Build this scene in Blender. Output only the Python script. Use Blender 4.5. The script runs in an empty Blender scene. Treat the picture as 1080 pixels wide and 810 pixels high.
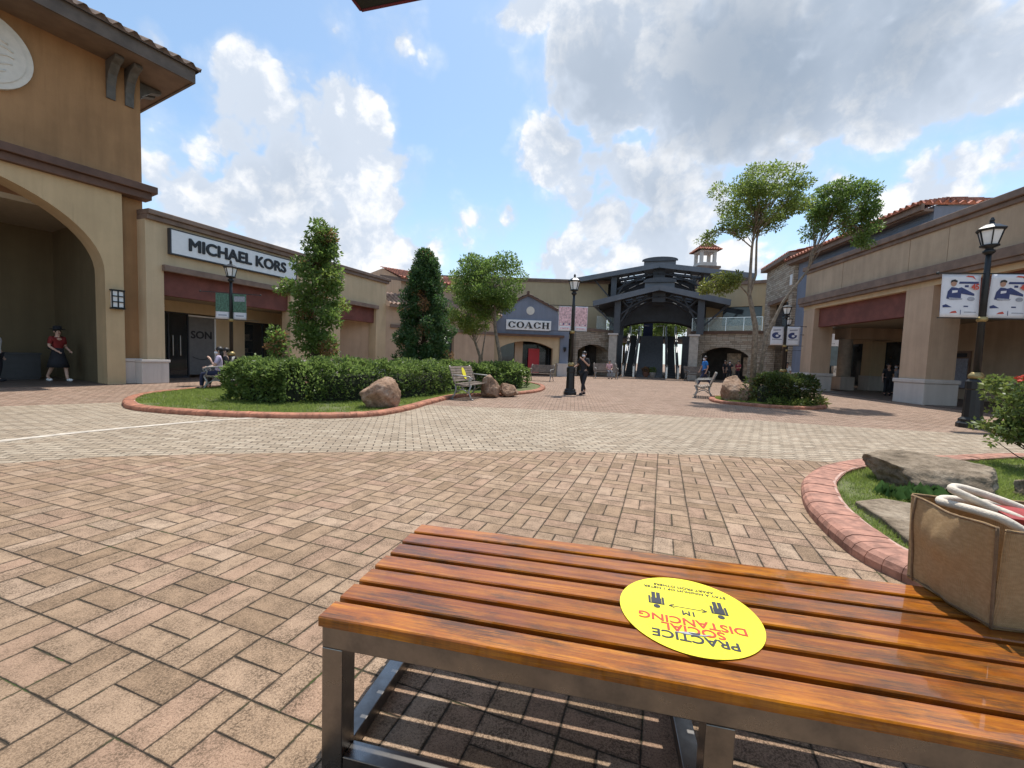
import bpy, bmesh, math, random
import numpy as np
from mathutils import Vector, Matrix, noise as mnoise

R = math.radians
random.seed(7)
rng = np.random.default_rng(7)
SC = bpy.context.scene
COL = SC.collection

# ------------------------------------------------------------------ camera
FPX, PITCH, ROLL, EYE = 447.0, R(-3.6), 0.034, 1.28
_f = Vector((0, math.cos(PITCH), math.sin(PITCH)))
_u0 = Vector((0, -math.sin(PITCH), math.cos(PITCH)))
_r0 = Vector((1, 0, 0))
_r = _r0 * math.cos(ROLL) + _u0 * math.sin(ROLL)
_u = -_r0 * math.sin(ROLL) + _u0 * math.cos(ROLL)
cam = bpy.data.cameras.new('camera')
cam.sensor_fit = 'HORIZONTAL'; cam.sensor_width = 36.0
cam.lens = 36.0 * FPX / 1080.0
cam.clip_start = 0.05; cam.clip_end = 2000
camo = bpy.data.objects.new('camera', cam); COL.objects.link(camo)
M = Matrix.Identity(4)
for i, v in enumerate((_r, _u, -_f)):
    M[0][i], M[1][i], M[2][i] = v
M.translation = (0, 0, EYE)
camo.matrix_world = M
SC.camera = camo

def ray(px, py):
    return _f + _r * ((px - 540) / FPX) - _u * ((py - 405) / FPX)
def G(px, py, z=0.0):                    # where the ray of a measured photo point meets height z
    d = ray(px, py); t = (z - EYE) / d.z
    return Vector((0, 0, EYE)) + d * t
def AT(px, py, Y):                       # ... or the depth Y
    d = ray(px, py)
    return Vector((0, 0, EYE)) + d * (Y / d.y)

# ------------------------------------------------------------------ tagging
def tag(o, label=None, cat=None, group=None, kind=None):
    if label: o['label'] = label
    if cat: o['category'] = cat
    if group: o['group'] = group
    if kind: o['kind'] = kind
    return o
def empty(name, loc, rz=0.0, label=None, cat=None, group=None):
    o = bpy.data.objects.new(name, None); COL.objects.link(o)
    o.location = loc; o.rotation_euler = (0, 0, rz)
    o.empty_display_size = 0.2
    return tag(o, label, cat, group)
def children(o):
    return [c for c in COL.objects if c.parent == o]
def copy_tree(o, parent=None, label=None):
    kids = children(o)
    c = o.copy(); COL.objects.link(c)
    if parent: c.parent = parent
    if label: c['label'] = label
    for k in kids:
        copy_tree(k, c)
    return c

# ------------------------------------------------------------------ mesh builder
class MB:
    def __init__(s): s.v = []; s.f = []; s.m = []; s.mi = 0; s.sm = []; s.smooth = False
    def mat(s, i): s.mi = i; return s
    def add(s, vs, fs):
        b = len(s.v); s.v += [tuple(v) for v in vs]
        for f in fs:
            s.f.append([b + i for i in f]); s.m.append(s.mi); s.sm.append(s.smooth)
        return s
    def box(s, x0, x1, y0, y1, z0, z1):
        if x0 > x1: x0, x1 = x1, x0
        if y0 > y1: y0, y1 = y1, y0
        if z0 > z1: z0, z1 = z1, z0
        vs = [(x, y, z) for z in (z0, z1) for y in (y0, y1) for x in (x0, x1)]
        return s.add(vs, [(0, 2, 3, 1), (4, 5, 7, 6), (0, 1, 5, 4), (2, 6, 7, 3), (0, 4, 6, 2), (1, 3, 7, 5)])
    def obox(s, c, ax, ay, az):           # oriented box: half-axis vectors
        c, ax, ay, az = map(Vector, (c, ax, ay, az))
        vs = [c + ax * i + ay * j + az * k for k in (-1, 1) for j in (-1, 1) for i in (-1, 1)]
        return s.add(vs, [(0, 2, 3, 1), (4, 5, 7, 6), (0, 1, 5, 4), (2, 6, 7, 3), (0, 4, 6, 2), (1, 3, 7, 5)])
    def bar(s, a, b, w, h, up=(0, 0, 1)):
        a, b = Vector(a), Vector(b); d = b - a; l = d.length; d.normalize()
        up = Vector(up)
        if abs(d.dot(up)) > 0.98: up = Vector((1, 0, 0))
        sd = d.cross(up).normalized(); u = sd.cross(d)
        return s.obox((a + b) / 2, d * l / 2, sd * w / 2, u * h / 2)
    def prism(s, poly, y0, y1):           # polygon in x,z, extruded in y
        n = len(poly)
        vs = [(p[0], y0, p[1]) for p in poly] + [(p[0], y1, p[1]) for p in poly]
        fs = [list(range(n)), list(range(2 * n - 1, n - 1, -1))]
        fs += [(i, i + n, (i + 1) % n + n, (i + 1) % n) for i in range(n)]
        return s.add(vs, fs)
    def slab(s, poly, z0, z1):            # polygon in x,y, extruded in z
        n = len(poly)
        vs = [(p[0], p[1], z0) for p in poly] + [(p[0], p[1], z1) for p in poly]
        fs = [list(range(n - 1, -1, -1)), list(range(n, 2 * n))]
        fs += [(i, (i + 1) % n, (i + 1) % n + n, i + n) for i in range(n)]
        return s.add(vs, fs)
    def sheet(s, poly, z):
        return s.add([(p[0], p[1], z) for p in poly], [list(range(len(poly)))])
    def tube(s, pts, rad, n=8, cap=True):
        pts = [Vector(p) for p in pts]
        if not hasattr(rad, '__len__'): rad = [rad] * len(pts)
        vs, fs = [], []
        up = Vector((0.13, 0.21, 0.97)).normalized()
        prev = None
        for i, p in enumerate(pts):
            d = (pts[min(i + 1, len(pts) - 1)] - pts[max(i - 1, 0)]).normalized()
            if prev is None:
                a = d.cross(up)
                if a.length < 0.1: a = d.cross(Vector((1, 0, 0)))
            else:
                a = prev - d * prev.dot(d)
            a.normalize(); prev = a; b = d.cross(a)
            for k in range(n):
                t = 2 * math.pi * k / n
                vs.append(p + (a * math.cos(t) + b * math.sin(t)) * rad[i])
        for i in range(len(pts) - 1):
            for k in range(n):
                fs.append((i * n + k, i * n + (k + 1) % n, (i + 1) * n + (k + 1) % n, (i + 1) * n + k))
        if cap:
            fs.append(list(range(n - 1, -1, -1))); fs.append([(len(pts) - 1) * n + k for k in range(n)])
        o = s.smooth; s.smooth = True; s.add(vs, fs); s.smooth = o
        return s
    def lathe(s, prof, c=(0, 0, 0), n=16, smooth=True):
        vs, fs = [], []
        for r, z in prof:
            for k in range(n):
                t = 2 * math.pi * k / n
                vs.append((c[0] + r * math.cos(t), c[1] + r * math.sin(t), c[2] + z))
        for i in range(len(prof) - 1):
            for k in range(n):
                fs.append((i * n + k, i * n + (k + 1) % n, (i + 1) * n + (k + 1) % n, (i + 1) * n + k))
        fs.append(list(range(n - 1, -1, -1))); fs.append([(len(prof) - 1) * n + k for k in range(n)])
        o = s.smooth; s.smooth = smooth; s.add(vs, fs); s.smooth = o
        return s
    def ball(s, c, r, n=10, sy=None, sz=None):
        rx = r; ry = sy or r; rz = sz or r
        vs, fs = [], []
        m = n // 2
        for i in range(m + 1):
            a = math.pi * i / m
            for k in range(n):
                t = 2 * math.pi * k / n
                vs.append((c[0] + rx * math.sin(a) * math.cos(t), c[1] + ry * math.sin(a) * math.sin(t), c[2] + rz * math.cos(a)))
        for i in range(m):
            for k in range(n):
                fs.append((i * n + k, (i + 1) * n + k, (i + 1) * n + (k + 1) % n, i * n + (k + 1) % n))
        o = s.smooth; s.smooth = True; s.add(vs, fs); s.smooth = o
        return s
    def build(s, name, mats, parent=None, bevel=0.0, loc=None, seg=2, fix=True):
        if not isinstance(mats, (list, tuple)): mats = [mats]
        me = bpy.data.meshes.new(name)
        me.from_pydata(s.v, [], s.f)
        for m in mats: me.materials.append(m)
        me.polygons.foreach_set('material_index', s.m)
        me.polygons.foreach_set('use_smooth', s.sm)
        if fix:
            bm = bmesh.new(); bm.from_mesh(me)
            bmesh.ops.remove_doubles(bm, verts=bm.verts, dist=1e-6)
            bmesh.ops.recalc_face_normals(bm, faces=bm.faces)
            bm.to_mesh(me); bm.free()
        o = bpy.data.objects.new(name, me); COL.objects.link(o)
        if parent: o.parent = parent
        if loc: o.location = loc
        if bevel:
            b = o.modifiers.new('bevel', 'BEVEL'); b.width = bevel; b.segments = seg; b.limit_method = 'ANGLE'; b.angle_limit = R(35)
            b.harden_normals = False
        return o

def bake(o):                              # turn modifiers into plain mesh
    dg = bpy.context.evaluated_depsgraph_get()
    dg.update()
    me = bpy.data.meshes.new_from_object(o.evaluated_get(dg))
    o.modifiers.clear(); o.data = me
    return o

def arc_pts(x0, x1, z0, rise, n=24):      # half ellipse from (x0,z0) over to (x1,z0)
    cx, a = (x0 + x1) / 2, (x1 - x0) / 2
    return [(cx - a * math.cos(math.pi * i / n), z0 + rise * math.sin(math.pi * i / n)) for i in range(n + 1)]
def seg_pts(x0, x1, z0, rise, n=16):      # shallow segmental arch
    c = (x1 - x0) / 2; rad = (c * c + rise * rise) / (2 * rise); cz = z0 + rise - rad
    a = math.asin(c / rad)
    return [((x0 + x1) / 2 + rad * math.sin(-a + 2 * a * i / n), cz + rad * math.cos(-a + 2 * a * i / n)) for i in range(n + 1)]
def arch_wall(x0, x1, ztop, arch, zb=0.0):
    a0, a1 = arch[0][0], arch[-1][0]
    return [(x0, zb), (a0, zb)] + arch + [(a1, zb), (x1, zb), (x1, ztop), (x0, ztop)]

# ------------------------------------------------------------------ materials
class NT:
    def __init__(s, name):
        s.mat = bpy.data.materials.new(name); s.mat.use_nodes = True
        s.t = s.mat.node_tree; s.t.nodes.clear()
        s.out = s.t.nodes.new('ShaderNodeOutputMaterial')
        s.p = s.t.nodes.new('ShaderNodeBsdfPrincipled')
        s.t.links.new(s.p.outputs[0], s.out.inputs[0])
    def n(s, typ, **kw):
        nd = s.t.nodes.new(typ)
        for k, v in kw.items(): setattr(nd, k, v)
        return nd
    def put(s, sock, val):
        if isinstance(val, bpy.types.NodeSocket): s.t.links.new(val, sock)
        elif val is not None:
            if hasattr(sock.default_value, '__len__') and not hasattr(val, '__len__'):
                val = [val] * len(sock.default_value)
            if hasattr(val, '__len__') and len(sock.default_value) == 4 and len(val) == 3: val = (*val, 1)
            sock.default_value = val
    def math(s, op, a, b=None, c=None, clamp=False):
        nd = s.n('ShaderNodeMath', operation=op); nd.use_clamp = clamp
        s.put(nd.inputs[0], a)
        if b is not None: s.put(nd.inputs[1], b)
        if c is not None: s.put(nd.inputs[2], c)
        return nd.outputs[0]
    def vmath(s, op, a, b=None, sc=None):
        nd = s.n('ShaderNodeVectorMath', operation=op)
        s.put(nd.inputs[0], a)
        if b is not None: s.put(nd.inputs[1], b)
        if sc is not None: s.put(nd.inputs[3], sc)
        return nd.outputs[1] if op in ('DOT_PRODUCT', 'LENGTH', 'DISTANCE') else nd.outputs[0]
    def mix(s, f, a, b, blend='MIX'):
        nd = s.n('ShaderNodeMix', data_type='RGBA', blend_type=blend)
        s.put(nd.inputs[0], f); s.put(nd.inputs[6], a); s.put(nd.inputs[7], b)
        return nd.outputs[2]
    def smooth(s, x, a, b, t0=0.0, t1=1.0):
        nd = s.n('ShaderNodeMapRange', interpolation_type='SMOOTHSTEP')
        s.put(nd.inputs[0], x); s.put(nd.inputs[1], a); s.put(nd.inputs[2], b); s.put(nd.inputs[3], t0); s.put(nd.inputs[4], t1)
        return nd.outputs[0]
    def noise(s, vec=None, scale=5, detail=4, rough=0.55, dist=0.0, out=0):
        nd = s.n('ShaderNodeTexNoise'); nd.inputs['Scale'].default_value = scale
        nd.inputs['Detail'].default_value = detail; nd.inputs['Roughness'].default_value = rough
        nd.inputs['Distortion'].default_value = dist
        if vec is not None: s.put(nd.inputs['Vector'], vec)
        return nd.outputs[out]
    def obj(s):
        return s.n('ShaderNodeTexCoord').outputs['Object']
    def pos(s):
        return s.n('ShaderNodeNewGeometry').outputs['Position']
    def rand_island(s):
        return s.n('ShaderNodeNewGeometry').outputs['Random Per Island']
    def sep(s, v):
        nd = s.n('ShaderNodeSeparateXYZ'); s.put(nd.inputs[0], v); return nd.outputs
    def comb(s, x, y, z=0.0):
        nd = s.n('ShaderNodeCombineXYZ'); s.put(nd.inputs[0], x); s.put(nd.inputs[1], y); s.put(nd.inputs[2], z); return nd.outputs[0]
    def white(s, v, out=0):
        nd = s.n('ShaderNodeTexWhiteNoise', noise_dimensions='3D'); s.put(nd.inputs['Vector'], v); return nd.outputs[out]
    def ramp(s, f, stops):
        nd = s.n('ShaderNodeValToRGB'); s.put(nd.inputs[0], f)
        el = nd.color_ramp.elements
        while len(el) < len(stops): el.new(0.5)
        for e, (p, c) in zip(el, stops): e.position = p; e.color = (*c, 1)
        return nd.outputs[0]
    def bump(s, h, strength=0.3, dist=0.02):
        nd = s.n('ShaderNodeBump'); nd.inputs['Strength'].default_value = strength; nd.inputs['Distance'].default_value = dist
        s.put(nd.inputs['Height'], h); s.put(s.p.inputs['Normal'], nd.outputs[0]); return nd
    def set(s, **kw):
        names = dict(col='Base Color', rough='Roughness', metal='Metallic', coat='Coat Weight', coatr='Coat Roughness', spec='Specular IOR Level',
                     trans='Transmission Weight', alpha='Alpha', ior='IOR', emit='Emission Color', es='Emission Strength')
        for k, v in kw.items(): s.put(s.p.inputs[names[k]], v)
        return s.mat

def vari(c, k): return tuple(min(1, x * k) for x in c)
def plain(name, col, rough=0.5, metal=0.0, var=0.12, scale=6, bump=0.0, **kw):
    t = NT(name); o = t.obj()
    nz = t.noise(o, scale, 5, 0.6)
    c = t.mix(t.smooth(nz, 0.3, 0.7), vari(col, 1 - var), vari(col, 1 + var))
    if bump: t.bump(t.noise(o, scale * 6, 3), bump, 0.01)
    return t.set(col=c, rough=rough, metal=metal, **kw)
def stucco(name, col, streak=0.16):
    streak *= 1.5
    t = NT(name); o = t.obj()
    big = t.noise(o, 0.55, 6, 0.62)
    q = t.sep(o)
    st = t.noise(t.comb(t.math('MULTIPLY', q[0], 2.2), t.math('MULTIPLY', q[1], 2.2), t.math('MULTIPLY', q[2], 0.22)), 1.6, 5, 0.6)
    f = t.math('ADD', t.math('MULTIPLY', big, 0.6), t.math('MULTIPLY', st, 0.4))
    c = t.mix(t.smooth(f, 0.32, 0.68), vari(col, 1 - streak), vari(col, 1 + streak * 0.55))
    fine = t.noise(o, 60, 3, 0.6)
    drip = t.noise(t.comb(t.math('MULTIPLY', q[0], 5.0), t.math('MULTIPLY', q[1], 5.0), t.math('MULTIPLY', q[2], 0.35)), 1.0, 5, 0.7)
    c = t.mix(t.math('MULTIPLY', t.smooth(drip, 0.56, 0.74), 0.28), c, vari(col, 0.55))
    c = t.mix(t.math('MULTIPLY', t.smooth(fine, 0.35, 0.75), 0.16), c, vari(col, 0.6))
    t.bump(t.noise(o, 90, 4, 0.65), 0.35, 0.01)
    return t.set(col=c, rough=0.88, spec=0.25)
def paver(name, mode, cell, ang, cols, joint, jw=0.004, moss=0.35, dark=0.5):
    t = NT(name); P = t.pos(); q = t.sep(P)
    ca, sa = math.cos(R(ang)), math.sin(R(ang))
    # slow wobble so courses are not ruler straight
    wob = t.noise(P, 0.8, 2); wob = t.math('MULTIPLY', t.math('SUBTRACT', wob, 0.5), 0.022)
    u = t.math('DIVIDE', t.math('ADD', t.math('ADD', t.math('MULTIPLY', q[0], ca), t.math('MULTIPLY', q[1], sa)), wob), cell)
    v = t.math('DIVIDE', t.math('ADD', t.math('SUBTRACT', t.math('MULTIPLY', q[1], ca), t.math('MULTIPLY', q[0], sa)), wob), cell)
    if mode == 'weave':
        cu, cv = t.math('FLOOR', u), t.math('FLOOR', v)
        fu, fv = t.math('FRACT', u), t.math('FRACT', v)
        par = t.math('FLOORED_MODULO', t.math('ADD', cu, cv), 2.0)
        ipar = t.math('SUBTRACT', 1.0, par)
        a = t.math('ADD', t.math('MULTIPLY', fu, ipar), t.math('MULTIPLY', fv, par))
        b = t.math('ADD', t.math('MULTIPLY', fv, ipar), t.math('MULTIPLY', fu, par))
        b2 = t.math('MULTIPLY', b, 2.0)
        idx = t.math('FLOOR', b2); fb = t.math('FRACT', b2)
        da = t.math('MULTIPLY', t.math('MINIMUM', a, t.math('SUBTRACT', 1.0, a)), cell)
        db = t.math('MULTIPLY', t.math('MINIMUM', fb, t.math('SUBTRACT', 1.0, fb)), cell / 2)
        idv = t.comb(cu, cv, idx)
    else:                                    # running bond, 2:1
        v2 = t.math('MULTIPLY', v, 2.0); row = t.math('FLOOR', v2); fb = t.math('FRACT', v2)
        us = t.math('ADD', u, t.math('MULTIPLY', t.math('FLOORED_MODULO', row, 2.0), 0.5))
        cu = t.math('FLOOR', us); a = t.math('FRACT', us)
        da = t.math('MULTIPLY', t.math('MINIMUM', a, t.math('SUBTRACT', 1.0, a)), cell)
        db = t.math('MULTIPLY', t.math('MINIMUM', fb, t.math('SUBTRACT', 1.0, fb)), cell / 2)
        idv = t.comb(cu, row, 0.5)
    d = t.math('MINIMUM', da, db)
    edge = t.math('ADD', d, t.math('MULTIPLY', t.math('SUBTRACT', t.noise(P, 55, 3), 0.5), 0.006))
    edge = t.math('ADD', edge, t.math('MULTIPLY', t.math('SUBTRACT', t.noise(P, 5, 3, 0.6), 0.5), 0.010))
    body = t.smooth(edge, jw * 0.5, jw * 1.5)
    w = t.white(idv); w2 = t.white(t.vmath('ADD', idv, (17.3, 5.1, 3.7)))
    c = t.ramp(w, [(i / (len(cols) - 1), k) for i, k in enumerate(cols)])
    grit = t.math('ADD', t.math('MULTIPLY', t.noise(P, 260, 2, 0.7), 0.5), t.math('MULTIPLY', t.noise(P, 120, 3, 0.75), 0.5))
    c = t.mix(t.math('MULTIPLY', t.smooth(grit, 0.49, 0.60), 0.72), c, vari(cols[0], 0.4))
    c = t.mix(t.math('MULTIPLY', t.smooth(grit, 0.5, 0.36), 0.42), c, vari(cols[-1], 1.3))
    stain = t.noise(P, 7, 6, 0.68)
    spk = t.smooth(t.noise(P, 110, 5, 0.8), 0.46, 0.57)
    sm = t.math('MULTIPLY', t.math('MULTIPLY', t.smooth(t.math('ADD', stain, t.math('MULTIPLY', w2, 0.10)), 0.42, 0.66), t.math('ADD', t.math('MULTIPLY', spk, 0.85), 0.15)), dark)
    c = t.mix(sm, c, vari(cols[0], 0.27))
    big = t.noise(P, 0.5, 4, 0.6)
    c = t.mix(t.math('MULTIPLY', t.smooth(big, 0.38, 0.62), 0.28), c, vari(cols[0], 0.72))
    # dirt gathered along the worn edges
    c = t.mix(t.math('MULTIPLY', t.math('MULTIPLY', t.smooth(edge, 0.022, 0.002), t.smooth(t.noise(P, 60, 4, 0.75), 0.4, 0.62)), 0.6), c, vari(cols[0], 0.32))
    mo = t.smooth(t.noise(P, 2.3, 5, 0.7), 0.52, 0.68)
    jc = t.mix(t.math('MULTIPLY', mo, moss * 1.6, clamp=True), joint, (0.055, 0.075, 0.018))
    c = t.mix(body, jc, c)
    h = t.math('ADD', t.smooth(edge, 0.0, 0.007), t.math('MULTIPLY', t.noise(P, 130, 5, 0.75), 0.42))
    h = t.math('ADD', h, t.math('MULTIPLY', w2, 0.25))
    t.bump(h, 0.95, 0.011)
    return t.set(col=c, rough=0.85, spec=0.3)
def stonewall(name, cols, row=0.14, wid=0.42):
    t = NT(name); o = t.obj(); q = t.sep(o)
    along = t.math('ADD', q[0], q[1])
    wv = t.math('MULTIPLY', t.math('SUBTRACT', t.noise(o, 2.0, 2), 0.5), 0.05)
    v = t.math('DIVIDE', t.math('ADD', q[2], wv), row)
    r = t.math('FLOOR', v); fv = t.math('FRACT', v)
    rr = t.white(t.comb(r, 3.1, 0.7))
    u = t.math('ADD', t.math('DIVIDE', along, wid), t.math('MULTIPLY', rr, 7.0))
    cu = t.math('FLOOR', u); fu = t.math('FRACT', u)
    d = t.math('MINIMUM', t.math('MULTIPLY', t.math('MINIMUM', fu, t.math('SUBTRACT', 1.0, fu)), wid),
               t.math('MULTIPLY', t.math('MINIMUM', fv, t.math('SUBTRACT', 1.0, fv)), row))
    w = t.white(t.comb(cu, r, 0.3))
    c = t.ramp(w, [(i / (len(cols) - 1), k) for i, k in enumerate(cols)])
    c = t.mix(t.math('MULTIPLY', t.smooth(t.noise(o, 14, 5, 0.65), 0.4, 0.75), 0.45), c, vari(cols[0], 0.55))
    body = t.smooth(d, 0.004, 0.014)
    c = t.mix(body, vari(cols[0], 0.4), c)
    h = t.math('ADD', t.math('MULTIPLY', body, 0.7), t.math('ADD', t.math('MULTIPLY', w, 0.6), t.math('MULTIPLY', t.noise(o, 20, 4), 0.4)))
    t.bump(h, 0.8, 0.03)
    return t.set(col=c, rough=0.9, spec=0.2)
def leafmat(name, a, b, c3=None, rough=0.45, trans=0.35):
    t = NT(name); r = t.rand_island()
    stops = [(0.0, a), (0.75, b)] + ([(0.93, b), (1.0, c3)] if c3 else [(1.0, vari(b, 1.25))])
    c = t.ramp(r, stops)
    c = t.mix(t.math('MULTIPLY', t.smooth(t.noise(t.pos(), 1.7, 3), 0.35, 0.65), 0.45), c, vari(a, 0.8))
    t.set(col=c, rough=rough, spec=0.4)
    tr = t.n('ShaderNodeBsdfTranslucent'); t.put(tr.inputs[0], t.mix(0.5, c, vari(b, 1.6)))
    ms = t.n('ShaderNodeMixShader'); ms.inputs[0].default_value = trans
    t.t.links.new(t.p.outputs[0], ms.inputs[1]); t.t.links.new(tr.outputs[0], ms.inputs[2])
    t.t.links.new(ms.outputs[0], t.out.inputs[0])
    return t.mat
def glassy(name, col=(0.02, 0.025, 0.03), rough=0.06):
    t = NT(name); o = t.obj()
    c = t.mix(t.smooth(t.noise(o, 1.1, 3), 0.35, 0.65), col, vari(col, 2.2))
    return t.set(col=c, rough=rough, spec=0.6)
def clear(name, tint=(0.6, 0.74, 0.73), alpha=0.22):
    t = NT(name)
    return t.set(col=tint, rough=0.05, alpha=alpha, spec=0.6)

MAT = {}
def mk():
    m = MAT
    m['near_pavers'] = paver('near_pavers', 'weave', 0.268, -19.5,
        [(0.28, 0.184, 0.112), (0.375, 0.254, 0.164), (0.41, 0.285, 0.19), (0.385, 0.245, 0.168), (0.455, 0.33, 0.232)], (0.05, 0.037, 0.024), 0.0028, 0.8, 0.9)
    m['light_pavers'] = paver('light_pavers', 'bond', 0.215, 14.0,
        [(0.32, 0.25, 0.178), (0.44, 0.352, 0.258), (0.50, 0.415, 0.315), (0.395, 0.305, 0.218)], (0.07, 0.052, 0.037), 0.0055, 0.2, 0.5)
    m['red_pavers'] = paver('red_pavers', 'bond', 0.215, -8.0,
        [(0.25, 0.165, 0.115), (0.345, 0.238, 0.172), (0.40, 0.285, 0.215), (0.355, 0.228, 0.165)], (0.065, 0.046, 0.033), 0.0052, 0.15, 0.45)
    m['white_line'] = plain('white_line', (0.47, 0.41, 0.34), 0.8, var=0.3, scale=9, bump=0.2)
    m['ochre'] = stucco('ochre', (0.37, 0.21, 0.10))
    m['ochre_dark'] = stucco('ochre_dark', (0.40, 0.21, 0.09))
    m['cream'] = stucco('cream', (0.56, 0.41, 0.235), 0.1)
    m['cream2'] = stucco('cream2', (0.60, 0.455, 0.285), 0.1)
    m['tan'] = stucco('tan', (0.49, 0.365, 0.25), 0.14)
    m['tan_col'] = stucco('tan_col', (0.54, 0.385, 0.265), 0.12)
    m['beige_back'] = stucco('beige_back', (0.43, 0.345, 0.22), 0.08)
    m['plinth'] = stucco('plinth', (0.60, 0.54, 0.49), 0.1)
    m['blue'] = stucco('blue', (0.20, 0.225, 0.28), 0.12)
    m['brown_trim'] = plain('brown_trim', (0.115, 0.06, 0.038), 0.7, var=0.2, scale=2.5, bump=0.15)
    m['brown_cap'] = plain('brown_cap', (0.20, 0.135, 0.10), 0.75, var=0.2, scale=2.5, bump=0.15)
    m['fascia'] = plain('fascia', (0.11, 0.085, 0.066), 0.75, var=0.25, scale=2, bump=0.15)
    m['soffit'] = plain('soffit', (0.17, 0.12, 0.085), 0.8, var=0.15, scale=2)
    m['red_beam'] = plain('red_beam', (0.17, 0.055, 0.04), 0.75, var=0.2, scale=2, bump=0.2)
    m['roof_tile'] = plain('roof_tile', (0.36, 0.135, 0.085), 0.8, var=0.4, scale=5, bump=0.3)
    m['roof_tile_brown'] = plain('roof_tile_brown', (0.25, 0.165, 0.125), 0.8, var=0.4, scale=5, bump=0.3)
    m['roof_tile_grey'] = plain('roof_tile_grey', (0.12, 0.085, 0.065), 0.8, var=0.4, scale=5, bump=0.3)
    m['ledge_stone'] = stonewall('ledge_stone', [(0.33, 0.26, 0.19), (0.48, 0.39, 0.30), (0.57, 0.48, 0.37), (0.43, 0.32, 0.23)])
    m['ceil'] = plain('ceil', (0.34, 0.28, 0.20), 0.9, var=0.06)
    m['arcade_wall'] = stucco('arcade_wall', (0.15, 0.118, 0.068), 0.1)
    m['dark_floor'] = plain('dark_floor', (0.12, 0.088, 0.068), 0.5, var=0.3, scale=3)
    m['glass_dark'] = glassy('glass_dark')
    m['glass_clear'] = clear('glass_clear')
    m['glass_shop'] = clear('glass_shop', (0.06, 0.07, 0.075), 0.28)
    m['dark_frame'] = plain('dark_frame', (0.035, 0.035, 0.04), 0.5)
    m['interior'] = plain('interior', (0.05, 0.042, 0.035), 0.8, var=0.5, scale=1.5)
    m['shelf'] = plain('shelf', (0.50, 0.40, 0.30), 0.6, var=0.5, scale=4)
    m['white_goods'] = plain('white_goods', (0.62, 0.6, 0.56), 0.6, var=0.2)
    m['steel_grey'] = plain('steel_grey', (0.06, 0.066, 0.076), 0.55, var=0.15, scale=2)
    m['steel_dark'] = plain('steel_dark', (0.035, 0.038, 0.044), 0.6, var=0.2, scale=2)
    m['roof_metal'] = plain('roof_metal', (0.12, 0.13, 0.148), 0.5, var=0.12, scale=2)
    m['skylight'] = plain('skylight', (0.85, 0.88, 0.9), 0.3, var=0.03, trans=0.0)
    m['pillar_stone'] = plain('pillar_stone', (0.47, 0.42, 0.36), 0.8, var=0.15, scale=4, bump=0.2)
    m['silver'] = plain('silver', (0.62, 0.63, 0.64), 0.3, 0.9, var=0.08)
    m['stair_grey'] = plain('stair_grey', (0.11, 0.11, 0.115), 0.7, var=0.15)
    m['esc_black'] = plain('esc_black', (0.015, 0.015, 0.017), 0.5)
    m['black_iron'] = plain('black_iron', (0.014, 0.015, 0.016), 0.4, 0.2, var=0.2, bump=0.1)
    m['brass'] = plain('brass', (0.33, 0.25, 0.11), 0.45, 0.6, var=0.2)
    m['lantern'] = plain('lantern', (0.80, 0.80, 0.78), 0.35, var=0.05)
    m['white_paint'] = plain('white_paint', (0.78, 0.78, 0.77), 0.5, var=0.04)
    m['black_letter'] = plain('black_letter', (0.012, 0.012, 0.014), 0.5)
    m['kerb_brick'] = plain('kerb_brick', (0.33, 0.16, 0.112), 0.8, var=0.35, scale=9, bump=0.35)
    m['kerb_brick_dark'] = plain('kerb_brick_dark', (0.33, 0.135, 0.08), 0.8, var=0.35, scale=7, bump=0.35)
    m['mortar'] = plain('mortar', (0.42, 0.27, 0.215), 0.9, var=0.2, scale=10, bump=0.3)
    m['soil'] = plain('soil', (0.10, 0.112, 0.038), 0.95, var=0.4, scale=8, bump=0.5)
    m['bark'] = plain('bark', (0.22, 0.175, 0.13), 0.9, var=0.4, scale=9, bump=0.6)
    m['bark_dark'] = plain('bark_dark', (0.09, 0.065, 0.045), 0.9, var=0.4, scale=9, bump=0.6)
    m['dark_core'] = plain('dark_core', (0.022, 0.026, 0.012), 1.0, var=0.4, scale=9, bump=0.5)  # near-black, shade inside the hedges put into the colour
    m['leaf_hedge'] = leafmat('leaf_hedge', (0.06, 0.105, 0.024), (0.185, 0.26, 0.07), (0.36, 0.40, 0.13), trans=.48)
    m['leaf_tree'] = leafmat('leaf_tree', (0.07, 0.13, 0.028), (0.175, 0.26, 0.06), (0.30, 0.28, 0.11), trans=.5)
    m['leaf_cypress'] = leafmat('leaf_cypress', (0.03, 0.075, 0.022), (0.08, 0.15, 0.045), (0.19, 0.20, 0.07), 0.4, 0.38)
    m['leaf_red'] = leafmat('leaf_red', (0.22, 0.10, 0.045), (0.30, 0.17, 0.07))
    m['leaf_olive'] = leafmat('leaf_olive', (0.09, 0.14, 0.028), (0.22, 0.285, 0.065), (0.32, 0.33, 0.10), trans=.52)
    m['leaf_yellow'] = leafmat('leaf_yellow', (0.12, 0.145, 0.03), (0.24, 0.26, 0.06))
    m['leaf_bush'] = leafmat('leaf_bush', (0.035, 0.055, 0.014), (0.10, 0.135, 0.035), (0.28, 0.10, 0.045))
    m['leaf_shrub'] = leafmat('leaf_shrub', (0.065, 0.105, 0.022), (0.19, 0.24, 0.06), (0.32, 0.33, 0.10), 0.35)
    m['grass'] = leafmat('grass', (0.13, 0.185, 0.032), (0.26, 0.325, 0.078), (0.42, 0.38, 0.17), 0.6, 0.5)
    m['petal'] = plain('petal', (0.62, 0.07, 0.03), 0.5)
    m['iron_grey'] = plain('iron_grey', (0.34, 0.33, 0.31), 0.5, 0.3, var=0.2)
    m['slat_grey'] = plain('slat_grey', (0.20, 0.155, 0.125), 0.75, var=0.3, scale=6, bump=0.2)
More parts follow.
